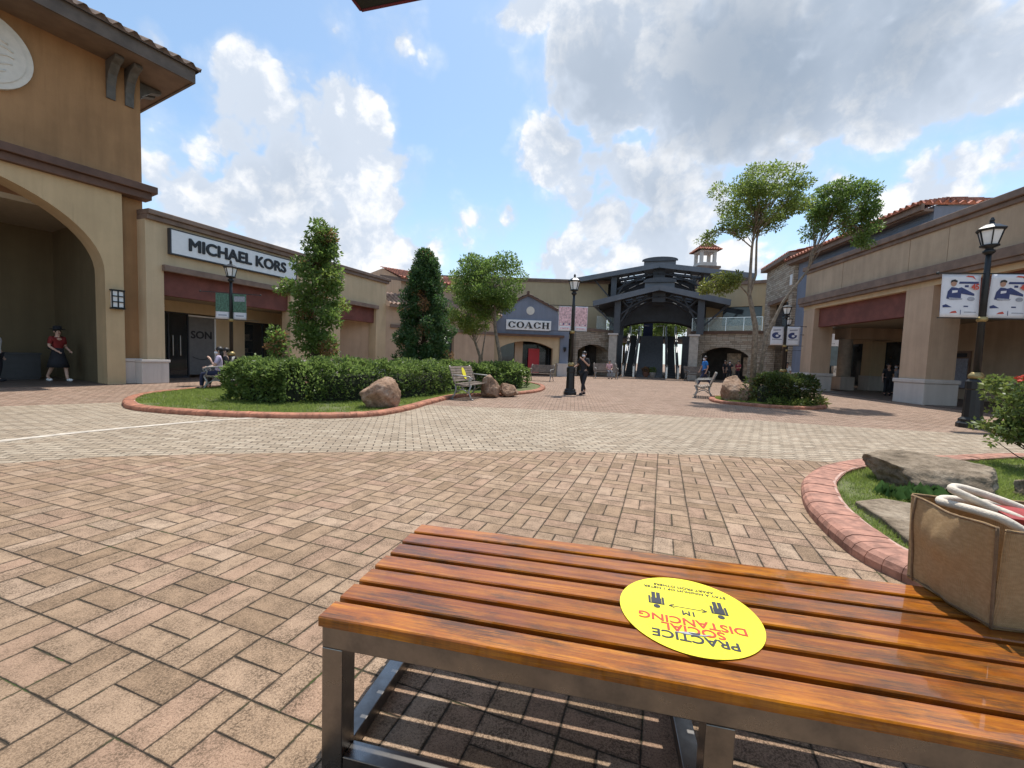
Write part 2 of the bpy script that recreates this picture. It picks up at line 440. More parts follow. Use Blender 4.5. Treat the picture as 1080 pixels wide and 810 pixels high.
    m['yellow_vinyl'] = plain('yellow_vinyl', (0.82, 0.72, 0.05), 0.22, var=0.04)
    m['sticker_black'] = plain('sticker_black', (0.035, 0.035, 0.045), 0.35)
    m['sticker_red'] = plain('sticker_red', (0.50, 0.06, 0.03), 0.35)
    m['banner_white'] = plain('banner_white', (0.70, 0.70, 0.74), 0.6, var=0.03)
    m['banner_navy'] = plain('banner_navy', (0.035, 0.05, 0.15), 0.6, var=0.2, scale=14)
    m['banner_grey'] = plain('banner_grey', (0.32, 0.33, 0.38), 0.6, var=0.2, scale=14)
    m['banner_red'] = plain('banner_red', (0.55, 0.07, 0.04), 0.6)
    m['banner_green'] = plain('banner_green', (0.07, 0.15, 0.10), 0.6, var=0.45, scale=12)
    m['banner_pink'] = plain('banner_pink', (0.62, 0.40, 0.42), 0.6, var=0.4, scale=10)
    m['skin'] = plain('skin', (0.42, 0.24, 0.165), 0.55, var=0.08)
    m['skin_light'] = plain('skin_light', (0.55, 0.34, 0.25), 0.55, var=0.08)
    m['hair'] = plain('hair', (0.012, 0.010, 0.010), 0.5)
    m['mask_white'] = plain('mask_white', (0.72, 0.74, 0.78), 0.7)
    for k, c in dict(black=(0.016, 0.016, 0.02), blue=(0.02, 0.16, 0.48), red=(0.19, 0.016, 0.014), lilac=(0.55, 0.46, 0.60), pink=(0.62, 0.38, 0.40),
                     navy=(0.02, 0.025, 0.06), white=(0.72, 0.71, 0.7), grey=(0.2, 0.2, 0.22), maroon=(0.2, 0.03, 0.04)).items():
        m['cloth_' + k] = plain('cloth_' + k, c, 0.85, var=0.18, scale=5, bump=0.1)
    m['concrete'] = plain('concrete', (0.19, 0.18, 0.165), 0.85, var=0.3, scale=5, bump=0.4)
    m['hoarding'] = plain('hoarding', (0.16, 0.155, 0.15), 0.6, var=0.1)
    m['red_panel'] = plain('red_panel', (0.62, 0.03, 0.04), 0.5, var=0.06)
    m['disc'] = plain('disc', (0.66, 0.62, 0.54), 0.75, var=0.06, bump=0.15)
    m['bracket'] = plain('bracket', (0.10, 0.095, 0.085), 0.7, var=0.2)
    m['canvas_dark'] = plain('canvas_dark', (0.012, 0.02, 0.022), 0.8)
    m['canvas_red'] = plain('canvas_red', (0.10, 0.012, 0.03), 0.8)
    m['planter'] = plain('planter', (0.05, 0.05, 0.05), 0.6)
    # varnished slats: long grain, dark weathered patches, clear coat
    t = NT('varnished_wood'); o = t.obj(); q = t.sep(o)
    rnd = t.n('ShaderNodeObjectInfo').outputs['Random']
    gv = t.comb(t.math('ADD', t.math('MULTIPLY', q[0], 2.4), t.math('MULTIPLY', rnd, 50)), t.math('MULTIPLY', q[1], 60), t.math('MULTIPLY', q[2], 60))
    grain = t.noise(gv, 1.0, 6, 0.62, 0.3)
    fine = t.noise(t.comb(t.math('MULTIPLY', q[0], 9), t.math('MULTIPLY', q[1], 420), t.math('MULTIPLY', q[2], 420)), 1.0, 3, 0.7)
    c = t.ramp(grain, [(0.26, (0.15, 0.032, 0.001)), (0.45, (0.33, 0.100, 0.003)), (0.60, (0.44, 0.160, 0.006)), (0.8, (0.56, 0.25, 0.014))])
    c = t.mix(t.math('MULTIPLY', t.smooth(fine, 0.46, 0.7), 0.6), c, (0.12, 0.03, 0.004))
    tone = t.mix(rnd, (0.66, 0.54, 0.50), (1.12, 1.08, 1.0))
    c = t.mix(1.0, c, tone, 'MULTIPLY')
    blot = t.smooth(t.noise(t.comb(t.math('ADD', t.math('MULTIPLY', q[0], 5.5), t.math('MULTIPLY', rnd, 77)), t.math('MULTIPLY', q[1], 14), 0.0), 1.0, 5, 0.65), 0.42, 0.66)
    c = t.mix(t.math('MULTIPLY', blot, 0.55), c, (0.15, 0.035, 0.003))
    pat = t.noise(t.comb(t.math('ADD', t.math('MULTIPLY', q[0], 2.2), t.math('MULTIPLY', rnd, 31)), t.math('MULTIPLY', q[1], 9), 0.0), 1.0, 6, 0.72)
    patm = t.math('MULTIPLY', t.smooth(pat, 0.46, 0.62), t.smooth(fine, 0.30, 0.55))
    c = t.mix(t.math('MULTIPLY', patm, 0.85), c, (0.055, 0.026, 0.009))
    dull = t.noise(o, 6, 5, 0.7)
    t.bump(t.math('ADD', t.math('MULTIPLY', grain, 0.4), t.math('MULTIPLY', t.noise(o, 14, 3), 0.6)), 0.12, 0.004)
    m['wood'] = t.set(col=c, spec=0.25, rough=t.smooth(dull, 0.3, 0.7, 0.3, 0.5), coat=0.8, coatr=t.smooth(dull, 0.35, 0.75, 0.02, 0.10))
    # brushed stainless frame
    t = NT('brushed_steel'); o = t.obj(); q = t.sep(o)
    br = t.noise(t.comb(t.math('MULTIPLY', q[0], 3), t.math('MULTIPLY', q[1], 3), t.math('MULTIPLY', q[2], 260)), 1.0, 3)
    sp = t.noise(o, 5, 5, 0.7)
    c = t.mix(t.smooth(sp, 0.4, 0.7), (0.25, 0.24, 0.232), (0.17, 0.16, 0.152))
    t.bump(br, 0.05, 0.002)
    m['steel'] = t.set(col=c, metal=1.0, rough=t.smooth(sp, 0.3, 0.7, 0.24, 0.42))
    # jute weave
    t = NT('jute'); o = t.obj(); q = t.sep(o)
    hx = t.math('ADD', q[0], q[1])
    wa = t.n('ShaderNodeTexWave', wave_type='BANDS', bands_direction='X'); wa.inputs['Scale'].default_value = 95; wa.inputs['Distortion'].default_value = 1.2; t.put(wa.inputs['Vector'], t.comb(hx, q[2], 0.0))
    wb = t.n('ShaderNodeTexWave', wave_type='BANDS', bands_direction='Y'); wb.inputs['Scale'].default_value = 95; wb.inputs['Distortion'].default_value = 1.2; t.put(wb.inputs['Vector'], t.comb(hx, q[2], 0.0))
    wv = t.math('MULTIPLY', wa.outputs[1], wb.outputs[1])
    slub = t.noise(t.comb(t.math('MULTIPLY', hx, 60), 0.0, t.math('MULTIPLY', q[2], 110)), 1.0, 4)
    c = t.mix(t.smooth(slub, 0.35, 0.7), (0.37, 0.24, 0.118), (0.46, 0.31, 0.168))
    c = t.mix(t.math('MULTIPLY', wv, 0.35), c, (0.58, 0.45, 0.30))
    t.bump(t.math('ADD', wv, t.math('MULTIPLY', t.noise(o, 9, 4), 2.0)), 0.5, 0.004)
    m['jute'] = t.set(col=c, rough=0.9, spec=0.15)
    m['jute_dark'] = plain('jute_dark', (0.20, 0.13, 0.075), 0.9, var=0.2, scale=40, bump=0.3)
    m['cotton'] = plain('cotton', (0.66, 0.58, 0.48), 0.9, var=0.1, scale=30, bump=0.35)
    m['red_leather'] = plain('red_leather', (0.33, 0.035, 0.025), 0.4, var=0.15, scale=20, bump=0.2)
    # boulders
    def rock(name, cols):
        t = NT(name); o = t.obj()
        n1 = t.noise(o, 3.2, 8, 0.68); n2 = t.noise(o, 17, 6, 0.7)
        c = t.ramp(n1, [(0.3, cols[0]), (0.5, cols[1]), (0.7, cols[2])])
        c = t.mix(t.math('MULTIPLY', t.smooth(n2, 0.45, 0.7), 0.6), c, vari(cols[0], 0.5))
        li = t.noise(o, 6, 5, 0.75)
        c = t.mix(t.math('MULTIPLY', t.smooth(li, 0.58, 0.7), 0.5), c, vari(cols[2], 1.3))
        t.bump(t.math('ADD', n1, t.math('MULTIPLY', n2, 0.6)), 0.9, 0.05)
        return t.set(col=c, rough=0.9, spec=0.2)
    m['rock_grey'] = rock('rock_grey', [(0.10, 0.075, 0.05), (0.24, 0.185, 0.13), (0.36, 0.29, 0.215)])
    m['rock_brown'] = rock('rock_brown', [(0.16, 0.095, 0.06), (0.33, 0.21, 0.14), (0.46, 0.34, 0.26)])
mk()
# ------------------------------------------------------------------ render, sun, sky
SC.view_settings.view_transform = 'Standard'; SC.view_settings.look = 'None'
SC.view_settings.exposure = 0.5; SC.view_settings.gamma = 1.0
SC.render.engine = 'CYCLES'
SC.cycles.use_denoising = True
SC.cycles.max_bounces = 7; SC.cycles.transparent_max_bounces = 12
SC.cycles.sample_clamp_indirect = 6
SUN_EL, SUN_AZ = R(70), math.atan2(0.42, 0.90)
sdir = Vector((math.sin(SUN_AZ) * math.cos(SUN_EL), math.cos(SUN_AZ) * math.cos(SUN_EL), math.sin(SUN_EL)))
sl = bpy.data.lights.new('sun', 'SUN'); sl.energy = 3.8; sl.angle = R(0.55); sl.color = (1.0, 0.955, 0.88)
so = bpy.data.objects.new('sun', sl); COL.objects.link(so)
so.rotation_euler = (-sdir).to_track_quat('-Z', 'Y').to_euler(); so.location = sdir * 60

def sky():
    w = bpy.data.worlds.new('World'); SC.world = w; w.use_nodes = True
    t = NT.__new__(NT); t.t = w.node_tree; t.t.nodes.clear()
    t.out = t.n('ShaderNodeOutputWorld')
    d = t.n('ShaderNodeTexCoord').outputs['Generated']
    sk = t.n('ShaderNodeTexSky'); sk.sky_type = 'NISHITA'; sk.sun_disc = False
    sk.sun_elevation = SUN_EL; sk.sun_rotation = SUN_AZ
    sk.altitude = 50; sk.air_density = 1.0; sk.dust_density = 0.8; sk.ozone_density = 1.6
    # cumulus: (direction given by where the cloud stands, radius, weight)
    blobs = [(252, 72, 42, .8), (275, 135, 85, 1.0), (355, 130, 75, 1.0), (405, 175, 45, .8), (205, 140, 62, .7), (215, 215, 80, .95), (300, 205, 95, 1.1), (375, 225, 80, 1.0),
             (445, 262, 50, .75), (500, 246, 40, .75), (532, 226, 18, .6), (420, 285, 70, .9), (158, 40, 26, .8), (330, 6, 60, .42), (420, 38, 55, .5), (455, 62, 30, .5),
             (560, 25, 42, .85), (585, 160, 55, 1), (660, 50, 120, 1.2), (770, 75, 140, 1.3), (900, 50, 150, 1.3), (1050, 60, 110, 1.1), (640, 205, 85, 1), (720, 200, 85, 1),
             (700, 260, 90, 1), (600, 275, 60, .9), (815, 170, 70, .9), (1000, 195, 80, .95), (1065, 165, 60, .9), (955, 215, 50, .85), (870, 195, 34, .8), (560, 165, 36, .8),
             (500, 300, 60, .6), (640, 330, 90, .95), (560, 300, 60, .85), (760, 300, 90, .95), (250, 260, 70, .9), (350, 180, 90, 1.0), (90, 330, 120, .5), (760, -120, 200, 1.0)]
    wob = t.noise(d, 3.0, 5, 0.6, out=1)
    dw = t.vmath('ADD', d, t.vmath('SCALE', t.vmath('SUBTRACT', wob, (0.5, 0.5, 0.5)), sc=0.10))
    tot = None
    for px, py, rp, wt in blobs:
        c = ray(px, py).normalized(); e = (ray(px + rp, py).normalized() - c).length; e2 = (ray(px, py + rp).normalized() - c).length
        rad = (e + e2) / 2 * 1.15
        b = t.smooth(t.vmath('DISTANCE', dw, tuple(c)), rad * 1.15, rad * 0.25, 0.0, wt)
        tot = b if tot is None else t.math('MAXIMUM', tot, b)
    zz = t.sep(d)
    # everyday scattered cloud for the rest of the sky, out of the photograph's view
    back = t.smooth(zz[1], 0.25, -0.3)
    gen = t.math('MULTIPLY', t.smooth(t.noise(d, 2.2, 4, 0.55), 0.42, 0.66), 0.9)
    tot = t.math('ADD', tot, t.math('MULTIPLY', back, gen))
    def billow(v):
        vo = t.n('ShaderNodeTexVoronoi', feature='F1'); vo.inputs['Scale'].default_value = 9.0; vo.inputs['Detail'].default_value = 3.0
        vo.inputs['Roughness'].default_value = 0.55; vo.inputs['Lacunarity'].default_value = 2.1
        t.put(vo.inputs['Vector'], v)
        return t.math('SUBTRACT', 1.0, vo.outputs['Distance'])
    nn = t.noise(dw, 6.0, 11, 0.6, 0.1); bl = billow(dw)
    n1 = t.math('ADD', t.math('MULTIPLY', nn, 0.62), t.math('MULTIPLY', bl, 0.38))
    n2 = t.noise(t.vmath('ADD', dw, (0.014, 0.018, 0.03)), 6.0, 8, 0.6, 0.1)
    s = t.math('ADD', tot, t.math('MULTIPLY', t.math('SUBTRACT', n1, 0.415), 1.65))
    a = t.smooth(s, 0.36, 0.62)
    a = t.math('MAXIMUM', a, t.math('MULTIPLY', t.smooth(s, 0.05, 0.6), 0.30))
    # relief: the side turned to the sun is brighter, thick middles are greyer
    rel = t.math('ADD', t.math('SUBTRACT', nn, n2), t.math('MULTIPLY', t.math('SUBTRACT', bl, 0.45), 0.12))
    br = t.smooth(rel, -0.10, 0.08, 0.0, 1.0)
    grey = None
    for px, py, rp, wt in [(790, 65, 190, .88), (950, 30, 170, .8), (640, 90, 110, .6), (700, 200, 75, .5), (300, 175, 70, .38), (250, 215, 60, .25), (330, 240, 70, .2), (640, 225, 60, .3), (800, -140, 260, .9), (1060, 60, 90, .4)]:
        c = ray(px, py).normalized(); rad = ((ray(px + rp, py).normalized() - c).length + (ray(px, py + rp).normalized() - c).length) / 2
        b = t.smooth(t.vmath('DISTANCE', dw, tuple(c)), rad * 1.2, rad * 0.1, 0.0, wt)
        grey = b if grey is None else t.math('MAXIMUM', grey, b)
    grey = t.math('MULTIPLY', grey, t.smooth(t.noise(dw, 4.0, 5, 0.55), 0.12, 0.55))
    grey = t.math('MULTIPLY', grey, t.smooth(s, 0.40, 0.9))
    lit = t.mix(br, (3.4, 3.8, 4.4), (5.3, 5.35, 5.45))
    col = t.mix(grey, lit, (1.62, 2.02, 2.58))
    hz = t.smooth(zz[2], 0.42, 0.0)
    skb = t.mix(1.0, sk.outputs[0], (0.96, 1.03, 1.0), 'MULTIPLY')
    skc = t.mix(t.math('ADD', 0.11, t.math('MULTIPLY', hz, 0.38)), skb, (3.7, 4.8, 5.7))
    fin = t.mix(a, skc, col)
    w.cycles.sampling_method = 'MANUAL'; w.cycles.sample_map_resolution = 512
    bg = t.n('ShaderNodeBackground'); t.put(bg.inputs[0], fin); bg.inputs[1].default_value = 0.145
    t.t.links.new(bg.outputs[0], t.out.inputs[0])
sky()

# ------------------------------------------------------------------ helpers for plants and lawns
def np_mesh(name, V, k, mat, parent=None, smooth=False):
    n = len(V) // k
    me = bpy.data.meshes.new(name)
    me.vertices.add(n * k); me.vertices.foreach_set('co', np.ascontiguousarray(V, dtype=np.float32).ravel())
    me.loops.add(n * k); me.loops.foreach_set('vertex_index', np.arange(n * k, dtype=np.int32))
    me.polygons.add(n); me.polygons.foreach_set('loop_start', np.arange(0, n * k, k, dtype=np.int32))
    me.polygons.foreach_set('loop_total', np.full(n, k, dtype=np.int32))
    me.update(); me.materials.append(mat)
    o = bpy.data.objects.new(name, me); COL.objects.link(o)
    if parent: o.parent = parent
    return o
def unit(v):
    return v / np.maximum(np.linalg.norm(v, axis=1, keepdims=True), 1e-9)
def leaf_verts(P, D, size, wid=0.5, fold=0.25):
    """P points, D outward directions -> 4 verts per leaf (base, side, tip, side)."""
    n = len(P)
    D = unit(D + rng.normal(0, 0.75, (n, 3)))
    side = unit(np.cross(D, rng.normal(0, 1, (n, 3)))); up = np.cross(D, side)
    L = (size * rng.uniform(0.6, 1.35, n))[:, None]
    b = P; tip = P + D * L
    mid = P + D * L * 0.45 + up * L * fold * rng.uniform(-1, 1, (n, 1))
    V = np.empty((n, 4, 3)); V[:, 0] = b; V[:, 1] = mid + side * L * wid * 0.5; V[:, 2] = tip; V[:, 3] = mid - side * L * wid * 0.5
    return V.reshape(-1, 3)
def clump(c, r, n, inner=0.3):
    d = unit(rng.normal(0, 1, (n, 3)))
    rr = (inner + (1 - inner) * rng.random((n, 1)) ** 0.6)
    r = np.array(r if hasattr(r, '__len__') else (r, r, r))
    return np.array(c) + d * rr * r, d
def leaves(name, clumps, size, mat, parent, wid=0.5):
    Ps, Ds = [], []
    for c, r, n in clumps:
        p, d = clump(c, r, n); Ps.append(p); Ds.append(d)
    return np_mesh(name, leaf_verts(np.concatenate(Ps), np.concatenate(Ds), size, wid), 4, mat, parent)
def spline(pts, closed=True, step=0.11):
    pts = [Vector((p[0], p[1], 0)) for p in pts]; n = len(pts); out = []
    rngi = range(n) if closed else range(n - 1)
    for i in rngi:
        g = (lambda j: pts[j % n]) if closed else (lambda j: pts[max(0, min(n - 1, j))])
        p0, p1, p2, p3 = g(i - 1), g(i), g(i + 1), g(i + 2)
        for k in range(20):
            t = k / 20
            out.append(0.5 * ((2 * p1) + (p2 - p0) * t + (2 * p0 - 5 * p1 + 4 * p2 - p3) * t * t + (3 * p1 - p0 - 3 * p2 + p3) * t ** 3))
    if not closed: out.append(pts[-1])
    if closed: out.append(out[0])
    L = [0]
    for a, b in zip(out, out[1:]): L.append(L[-1] + (b - a).length)
    m = max(3, int(L[-1] / step)); res = []; j = 0
    for i in range(m + (0 if closed else 1)):
        s = L[-1] * i / m
        while j < len(L) - 2 and L[j + 1] < s: j += 1
        f = (s - L[j]) / max(1e-9, L[j + 1] - L[j]); res.append(out[j].lerp(out[j + 1], f))
    return res
def inset(path, d):
    n = len(path); out = []
    area = sum(path[i].x * path[(i + 1) % n].y - path[(i + 1) % n].x * path[i].y for i in range(n))
    sg = 1 if area > 0 else -1
    for i in range(n):
        t = (path[(i + 1) % n] - path[i - 1]).normalized()
        out.append(path[i] + Vector((-t.y, t.x, 0)) * d * sg)
    return out
def inside(poly, X, Y):
    c = np.zeros(len(X), bool); n = len(poly)
    for i in range(n):
        a, b = poly[i], poly[(i + 1) % n]
        cond = (a.y > Y) != (b.y > Y)
        with np.errstate(divide='ignore', invalid='ignore'):
            xi = (b.x - a.x) * (Y - a.y) / (b.y - a.y if b.y != a.y else 1e-9) + a.x
        c ^= cond & (X < xi)
    return c

# ------------------------------------------------------------------ ground
mb = MB(); mb.sheet([(-300, -300), (300, -300), (300, 300), (-300, 300)], 0.0)
tag(mb.build('plaza_ground', MAT['red_pavers']), kind='structure')
arc = [(-8.2, 1.2), (-6.4, 3.2), (-5.24, 4.29), (-4.6, 4.68), (-3.6, 4.98), (-2.5, 5.22), (-1.2, 5.5), (0.03, 5.69), (1.35, 5.82), (2.9, 5.86), (4.0, 5.74), (5.2, 5.5), (7.5, 4.7), (10, 3)]
far = [(18, 6.4), (13, 7.8), (10, 8.75), (7.6, 9.25), (5.2, 10.0), (2.5, 10.4), (0, 10.55), (-2.5, 10.7), (-6, 10.4), (-8.6, 9.2), (-9.8, 8.1), (-11.5, 5.4), (-13, 1)]
mb = MB(); mb.sheet(arc + [(14, -1)] + far, 0.004)
tag(mb.build('pale_paved_band', MAT['light_pavers']), kind='structure')
mb = MB(); mb.sheet(arc + [(11, -12), (-10, -12)], 0.008)
tag(mb.build('basketweave_paving', MAT['near_pavers']), kind='structure')
ln = spline([(-7.4, 3.2), (-6.42, 5.27), (-6.04, 6.09), (-5.31, 7.16), (-4.6, 7.85)], False, 0.3)
poly = [(p.x - 0.09, p.y + 0.03) for p in ln] + [(p.x + 0.05, p.y - 0.02) for p in reversed(ln)]
mb = MB(); mb.sheet(poly, 0.008); tag(mb.build('pale_marking_strip', MAT['white_line']), kind='structure')

def island(pts, wid, hgt, lawn_z, blades, bl_h, bl_w, zone=None, brick='kerb_brick'):
    path = spline(pts, True, 0.112)
    mb = MB(); core = MB(); n = len(path)
    prof = [(0, 0), (0, hgt * .5), (wid * .06, hgt * .78), (wid * .18, hgt * .95), (wid * .34, hgt), (wid * .86, hgt), (wid, hgt * .9), (wid, 0)]
    rings = [inset(path, p[0]) for p in prof]
    cr = [inset(path, 0.012 + (wid - 0.02) * k / 3) for k in range(4)]
    for i in range(n):
        j = (i + 1) % n; dz = random.uniform(-.004, .004); dm = random.uniform(-.003, .003)
        vs = []
        for f in (0.018, 0.982):
            for k, p in enumerate(prof):
                q = rings[k][i].lerp(rings[k][j], f); vs.append((q.x + dm, q.y + dm, p[1] + (dz if p[1] else 0)))
        m = len(prof)
        fs = [(k, k + 1, m + k + 1, m + k) for k in range(m - 1)] + [list(range(m)), list(range(2 * m - 1, m - 1, -1))]
        mb.add(vs, fs)
        zt = hgt - 0.006
        core.add([(cr[0][i].x, cr[0][i].y, 0), (cr[0][j].x, cr[0][j].y, 0), (cr[0][j].x, cr[0][j].y, zt * .55), (cr[0][i].x, cr[0][i].y, zt * .55),
                  (cr[1][i].x, cr[1][i].y, zt), (cr[1][j].x, cr[1][j].y, zt), (cr[3][i].x, cr[3][i].y, zt), (cr[3][j].x, cr[3][j].y, zt)],
                 [(0, 1, 2, 3), (3, 2, 5, 4), (4, 5, 7, 6)])
    k = mb.build('brick_kerb', MAT[brick], fix=False); tag(k, kind='structure')
    c = core.build('kerb_mortar', MAT['mortar'], parent=k, fix=False); 
    inn = inset(path, wid - 0.01)
    mb = MB(); mb.sheet([(p.x, p.y) for p in inn], lawn_z)
    tag(mb.build('lawn_soil', MAT['soil']), kind='structure')
    xs = [p.x for p in inn]; ys = [p.y for p in inn]
    zone = zone or (min(xs), max(xs), min(ys), max(ys))
    N = int(blades * 1.6)
    X = rng.uniform(zone[0], zone[1], N); Y = rng.uniform(zone[2], zone[3], N)
    ok = inside(inn, X, Y); X, Y = X[ok], Y[ok]
    wear = np.array([mnoise.fractal(Vector((x * 1.6, y * 1.6, 4.2)), 0.8, 2.0, 3) for x, y in zip(X, Y)]); ok = rng.random(len(X)) < np.clip(0.9 + wear * 1.5, 0.12, 1.0); X, Y = X[ok], Y[ok]; n = len(X)
    h = bl_h * rng.uniform(0.45, 1.3, n); a = rng.uniform(0, 2 * np.pi, n); le = rng.normal(0, 0.5, (n, 2)) * h[:, None]
    V = np.zeros((n, 3, 3)); V[:, :, 0] = X[:, None]; V[:, :, 1] = Y[:, None]; V[:, :, 2] = lawn_z
    wv = bl_w * rng.uniform(0.6, 1.3, n)
    V[:, 0, 0] -= np.cos(a) * wv; V[:, 0, 1] -= np.sin(a) * wv; V[:, 1, 0] += np.cos(a) * wv; V[:, 1, 1] += np.sin(a) * wv
    V[:, 2, 0] += le[:, 0]; V[:, 2, 1] += le[:, 1]; V[:, 2, 2] += h
    g = np_mesh('grass', V.reshape(-1, 3), 3, MAT['grass']); tag(g, kind='stuff')
    return path
ISL_R = [(7.67, 6.3), (6.2, 5.97), (4.9, 5.66), (3.887, 5.15), (3.258, 4.6), (2.95, 4.2), (2.63, 3.65), (2.41, 3.05), (2.36, 2.62), (2.6, 2.15), (3.4, 1.7), (5.5, 1.4), (8.5, 1.6), (9.6, 3.6), (9.2, 5.8)]
island(ISL_R, 0.29, 0.12, 0.07, 150000, 0.042, 0.0034, (2.3, 9.6, 1.4, 6.6))
ISL_L = [(-8.05, 8.72), (-7.09, 8.06), (-5.4, 7.74), (-3.75, 7.88), (-2.75, 8.4), (-2.3, 9.5), (-2.0, 11.3), (-1.5, 13.0), (0.0, 14.2), (1.2, 16.6), (1.3, 20.0), (-0.6, 22.6), (-4, 20.5), (-7, 17), (-9.0, 13.5), (-9.3, 11.2), (-8.95, 9.9)]
island(ISL_L, 0.21, 0.10, 0.06, 90000, 0.05, 0.007, (-9.5, 1.4, 7.6, 14.6), 'kerb_brick_dark')
ISL_F = [(6.8, 14.2), (7.4, 13.25), (8.5, 12.7), (9.7, 13.1), (10.5, 14.3), (10.4, 15.8), (9.2, 16.4), (7.6, 16.0)]
island(ISL_F, 0.2, 0.10, 0.06, 30000, 0.06, 0.008, None, 'kerb_brick_dark')

# ------------------------------------------------------------------ boulders and the stone slab
def boulder(name, c, size, mat, seed, label, rz=0.0, group='boulders on the planted islands', cuts=14, flat=0.0):
    rd = random.Random(seed)
    bm = bmesh.new(); bmesh.ops.create_icosphere(bm, subdivisions=5, radius=1)
    planes = [(Vector((rd.gauss(0, 1), rd.gauss(0, 1), rd.gauss(0, 1))).normalized(), rd.uniform(.5, .84)) for _ in range(cuts)]
    off = Vector((rd.uniform(0, 50), 0, 0))
    for v in bm.verts:
        p = v.co.copy()
        for n, d in planes:
            k = p.dot(n)
            if k > d: p -= n * (k - d) * 0.96
        f = 1 + 0.075 * mnoise.fractal(p * 2.2 + off, 1.0, 2.0, 5) + 0.04 * mnoise.fractal(p * 8 + off, 0.7, 2.0, 5)
        p *= f
        v.co = Vector((p.x * size[0], p.y * size[1], (p.z + 0.45) * size[2]))
    me = bpy.data.meshes.new(name); bm.to_mesh(me); bm.free()
    for p in me.polygons: p.use_smooth = True
    me.materials.append(mat)
    o = bpy.data.objects.new(name, me); COL.objects.link(o); o.location = c; o.rotation_euler = (0, 0, rz)
    return tag(o, label, 'boulder', group)
boulder('boulder', (4.5, 4.42, 0.05), (0.76, 0.58, 0.29), MAT['rock_grey'], 5, 'broad flat grey brown boulder on the near lawn behind the jute bag', 0.1)
boulder('boulder', (5.25, 4.05, 0.06), (0.34, 0.3, 0.19), MAT['rock_grey'], 11, 'small grey boulder at the foot of the leafy shrub', 0.6)
boulder('boulder', (-2.98, 9.45, 0.06), (0.47, 0.45, 0.55), MAT['rock_brown'], 21, 'upright pale brown boulder at the lawn edge in front of the hedge', 0.4)
boulder('boulder', (-0.62, 13.35, 0.06), (0.40, 0.38, 0.46), MAT['rock_brown'], 33, 'pale pointed boulder beside the slatted bench', 0.3)
boulder('boulder', (-0.12, 13.75, 0.06), (0.36, 0.36, 0.34), MAT['rock_brown'], 38, 'squat brown boulder pressed against the pale pointed one', 1.3)
boulder('boulder', (7.55, 14.4, 0.05), (0.56, 0.5, 0.60), MAT['rock_brown'], 47, 'rounded brown boulder beside the dark flowering bush', 0.8)
pA = [G(*p, 0.125) for p in [(902, 528), (930, 545), (962, 572), (1010, 566), (1000, 545), (965, 531), (930, 525)]]
mb = MB(); mb.slab([(p.x, p.y) for p in reversed(pA)], 0.05, 0.125)
o = mb.build('stone_slab', MAT['rock_grey'], bevel=0.012)
tag(o, 'weathered grey concrete slab lying in the near lawn before the boulder', 'slab')
# ------------------------------------------------------------------ tiled roof surface
def tile_roof(mb, a, b, c, d, pitch=0.26, row=0.42, amp=0.05, sub=6):
    """a-b eave edge, d-c ridge edge (quad a,b,c,d). Barrel tile relief in courses."""
    a, b, c, d = map(Vector, (a, b, c, d))
    nrm = (b - a).cross(d - a).normalized()
    if nrm.z < 0: nrm = -nrm
    nu = max(2, int((b - a).length / pitch)) * sub; nv = max(1, int(((d - a).length + (c - b).length) / 2 / row))
    vs, fs = [], []
    for j in range(nv):
        for e in (0, 1):
            for i in range(nu + 1):
                u = i / nu; v = (j + e) / nv
                p = (a.lerp(b, u)).lerp(d.lerp(c, u), v)
                h = amp * math.sin(2 * math.pi * i / sub) + (0.035 if e == 0 else 0.0)
                vs.append(p + nrm * h)
    w = nu + 1
    for j in range(nv):
        for i in range(nu):
            p = (2 * j) * w + i; fs.append((p, p + 1, p + 1 + w, p + w))
        if j: 
            for i in range(nu):
                p = (2 * j - 1) * w + i; fs.append((p, p + 1, p + 1 + w, p + w))
    # the open tile ends at the eave
    base = len(vs)
    for i in range(nu + 1):
        vs.append(a.lerp(b, i / nu) - nrm * 0.07)
    for i in range(nu): fs.append((i, i + 1, base + i + 1, base + i))
    o = mb.smooth; mb.smooth = True; mb.add(vs, fs); mb.smooth = o

def facade(name, org, az, label, cat='building'):
    """root whose x runs along the facade (rightwards seen from the plaza), y runs into the building"""
    return empty(name, (org[0], org[1], 0), R(90 - az), label, cat)
def text_mesh(txt, size, depth, mat, name, parent, loc, rot, bold=0.0, wide=1.0, align='CENTER'):
    cu = bpy.data.curves.new('t', 'FONT'); cu.body = txt; cu.size = size; cu.extrude = depth
    cu.align_x = align; cu.align_y = 'CENTER'; cu.resolution_u = 4
    o = bpy.data.objects.new('t', cu); COL.objects.link(o)
    dg = bpy.context.evaluated_depsgraph_get(); dg.update()
    me = bpy.data.meshes.new_from_object(o.evaluated_get(dg))
    bpy.data.objects.remove(o); bpy.data.curves.remove(cu)
    if bold:                                    # thicken the strokes with slightly offset copies of the outline
        bm = bmesh.new()
        for k, (dx, dy) in enumerate(((0, 0), (1, 0), (-1, 0), (0, 1), (0, -1), (.7, .7), (-.7, .7), (.7, -.7), (-.7, -.7))):
            b = bmesh.new(); b.from_mesh(me); bmesh.ops.translate(b, verts=b.verts, vec=(dx * bold, dy * bold, -depth * .06 * k))
            tmp = bpy.data.meshes.new('x'); b.to_mesh(tmp); b.free(); bm.from_mesh(tmp); bpy.data.meshes.remove(tmp)
        bm.to_mesh(me); bm.free()
    me.name = name; me.materials.clear(); me.materials.append(mat)
    o = bpy.data.objects.new(name, me); COL.objects.link(o)
    if parent: o.parent = parent
    o.location = loc; o.rotation_euler = rot; o.scale = (wide, 1, 1)
    return o
UPRIGHT = (R(90), 0, 0)

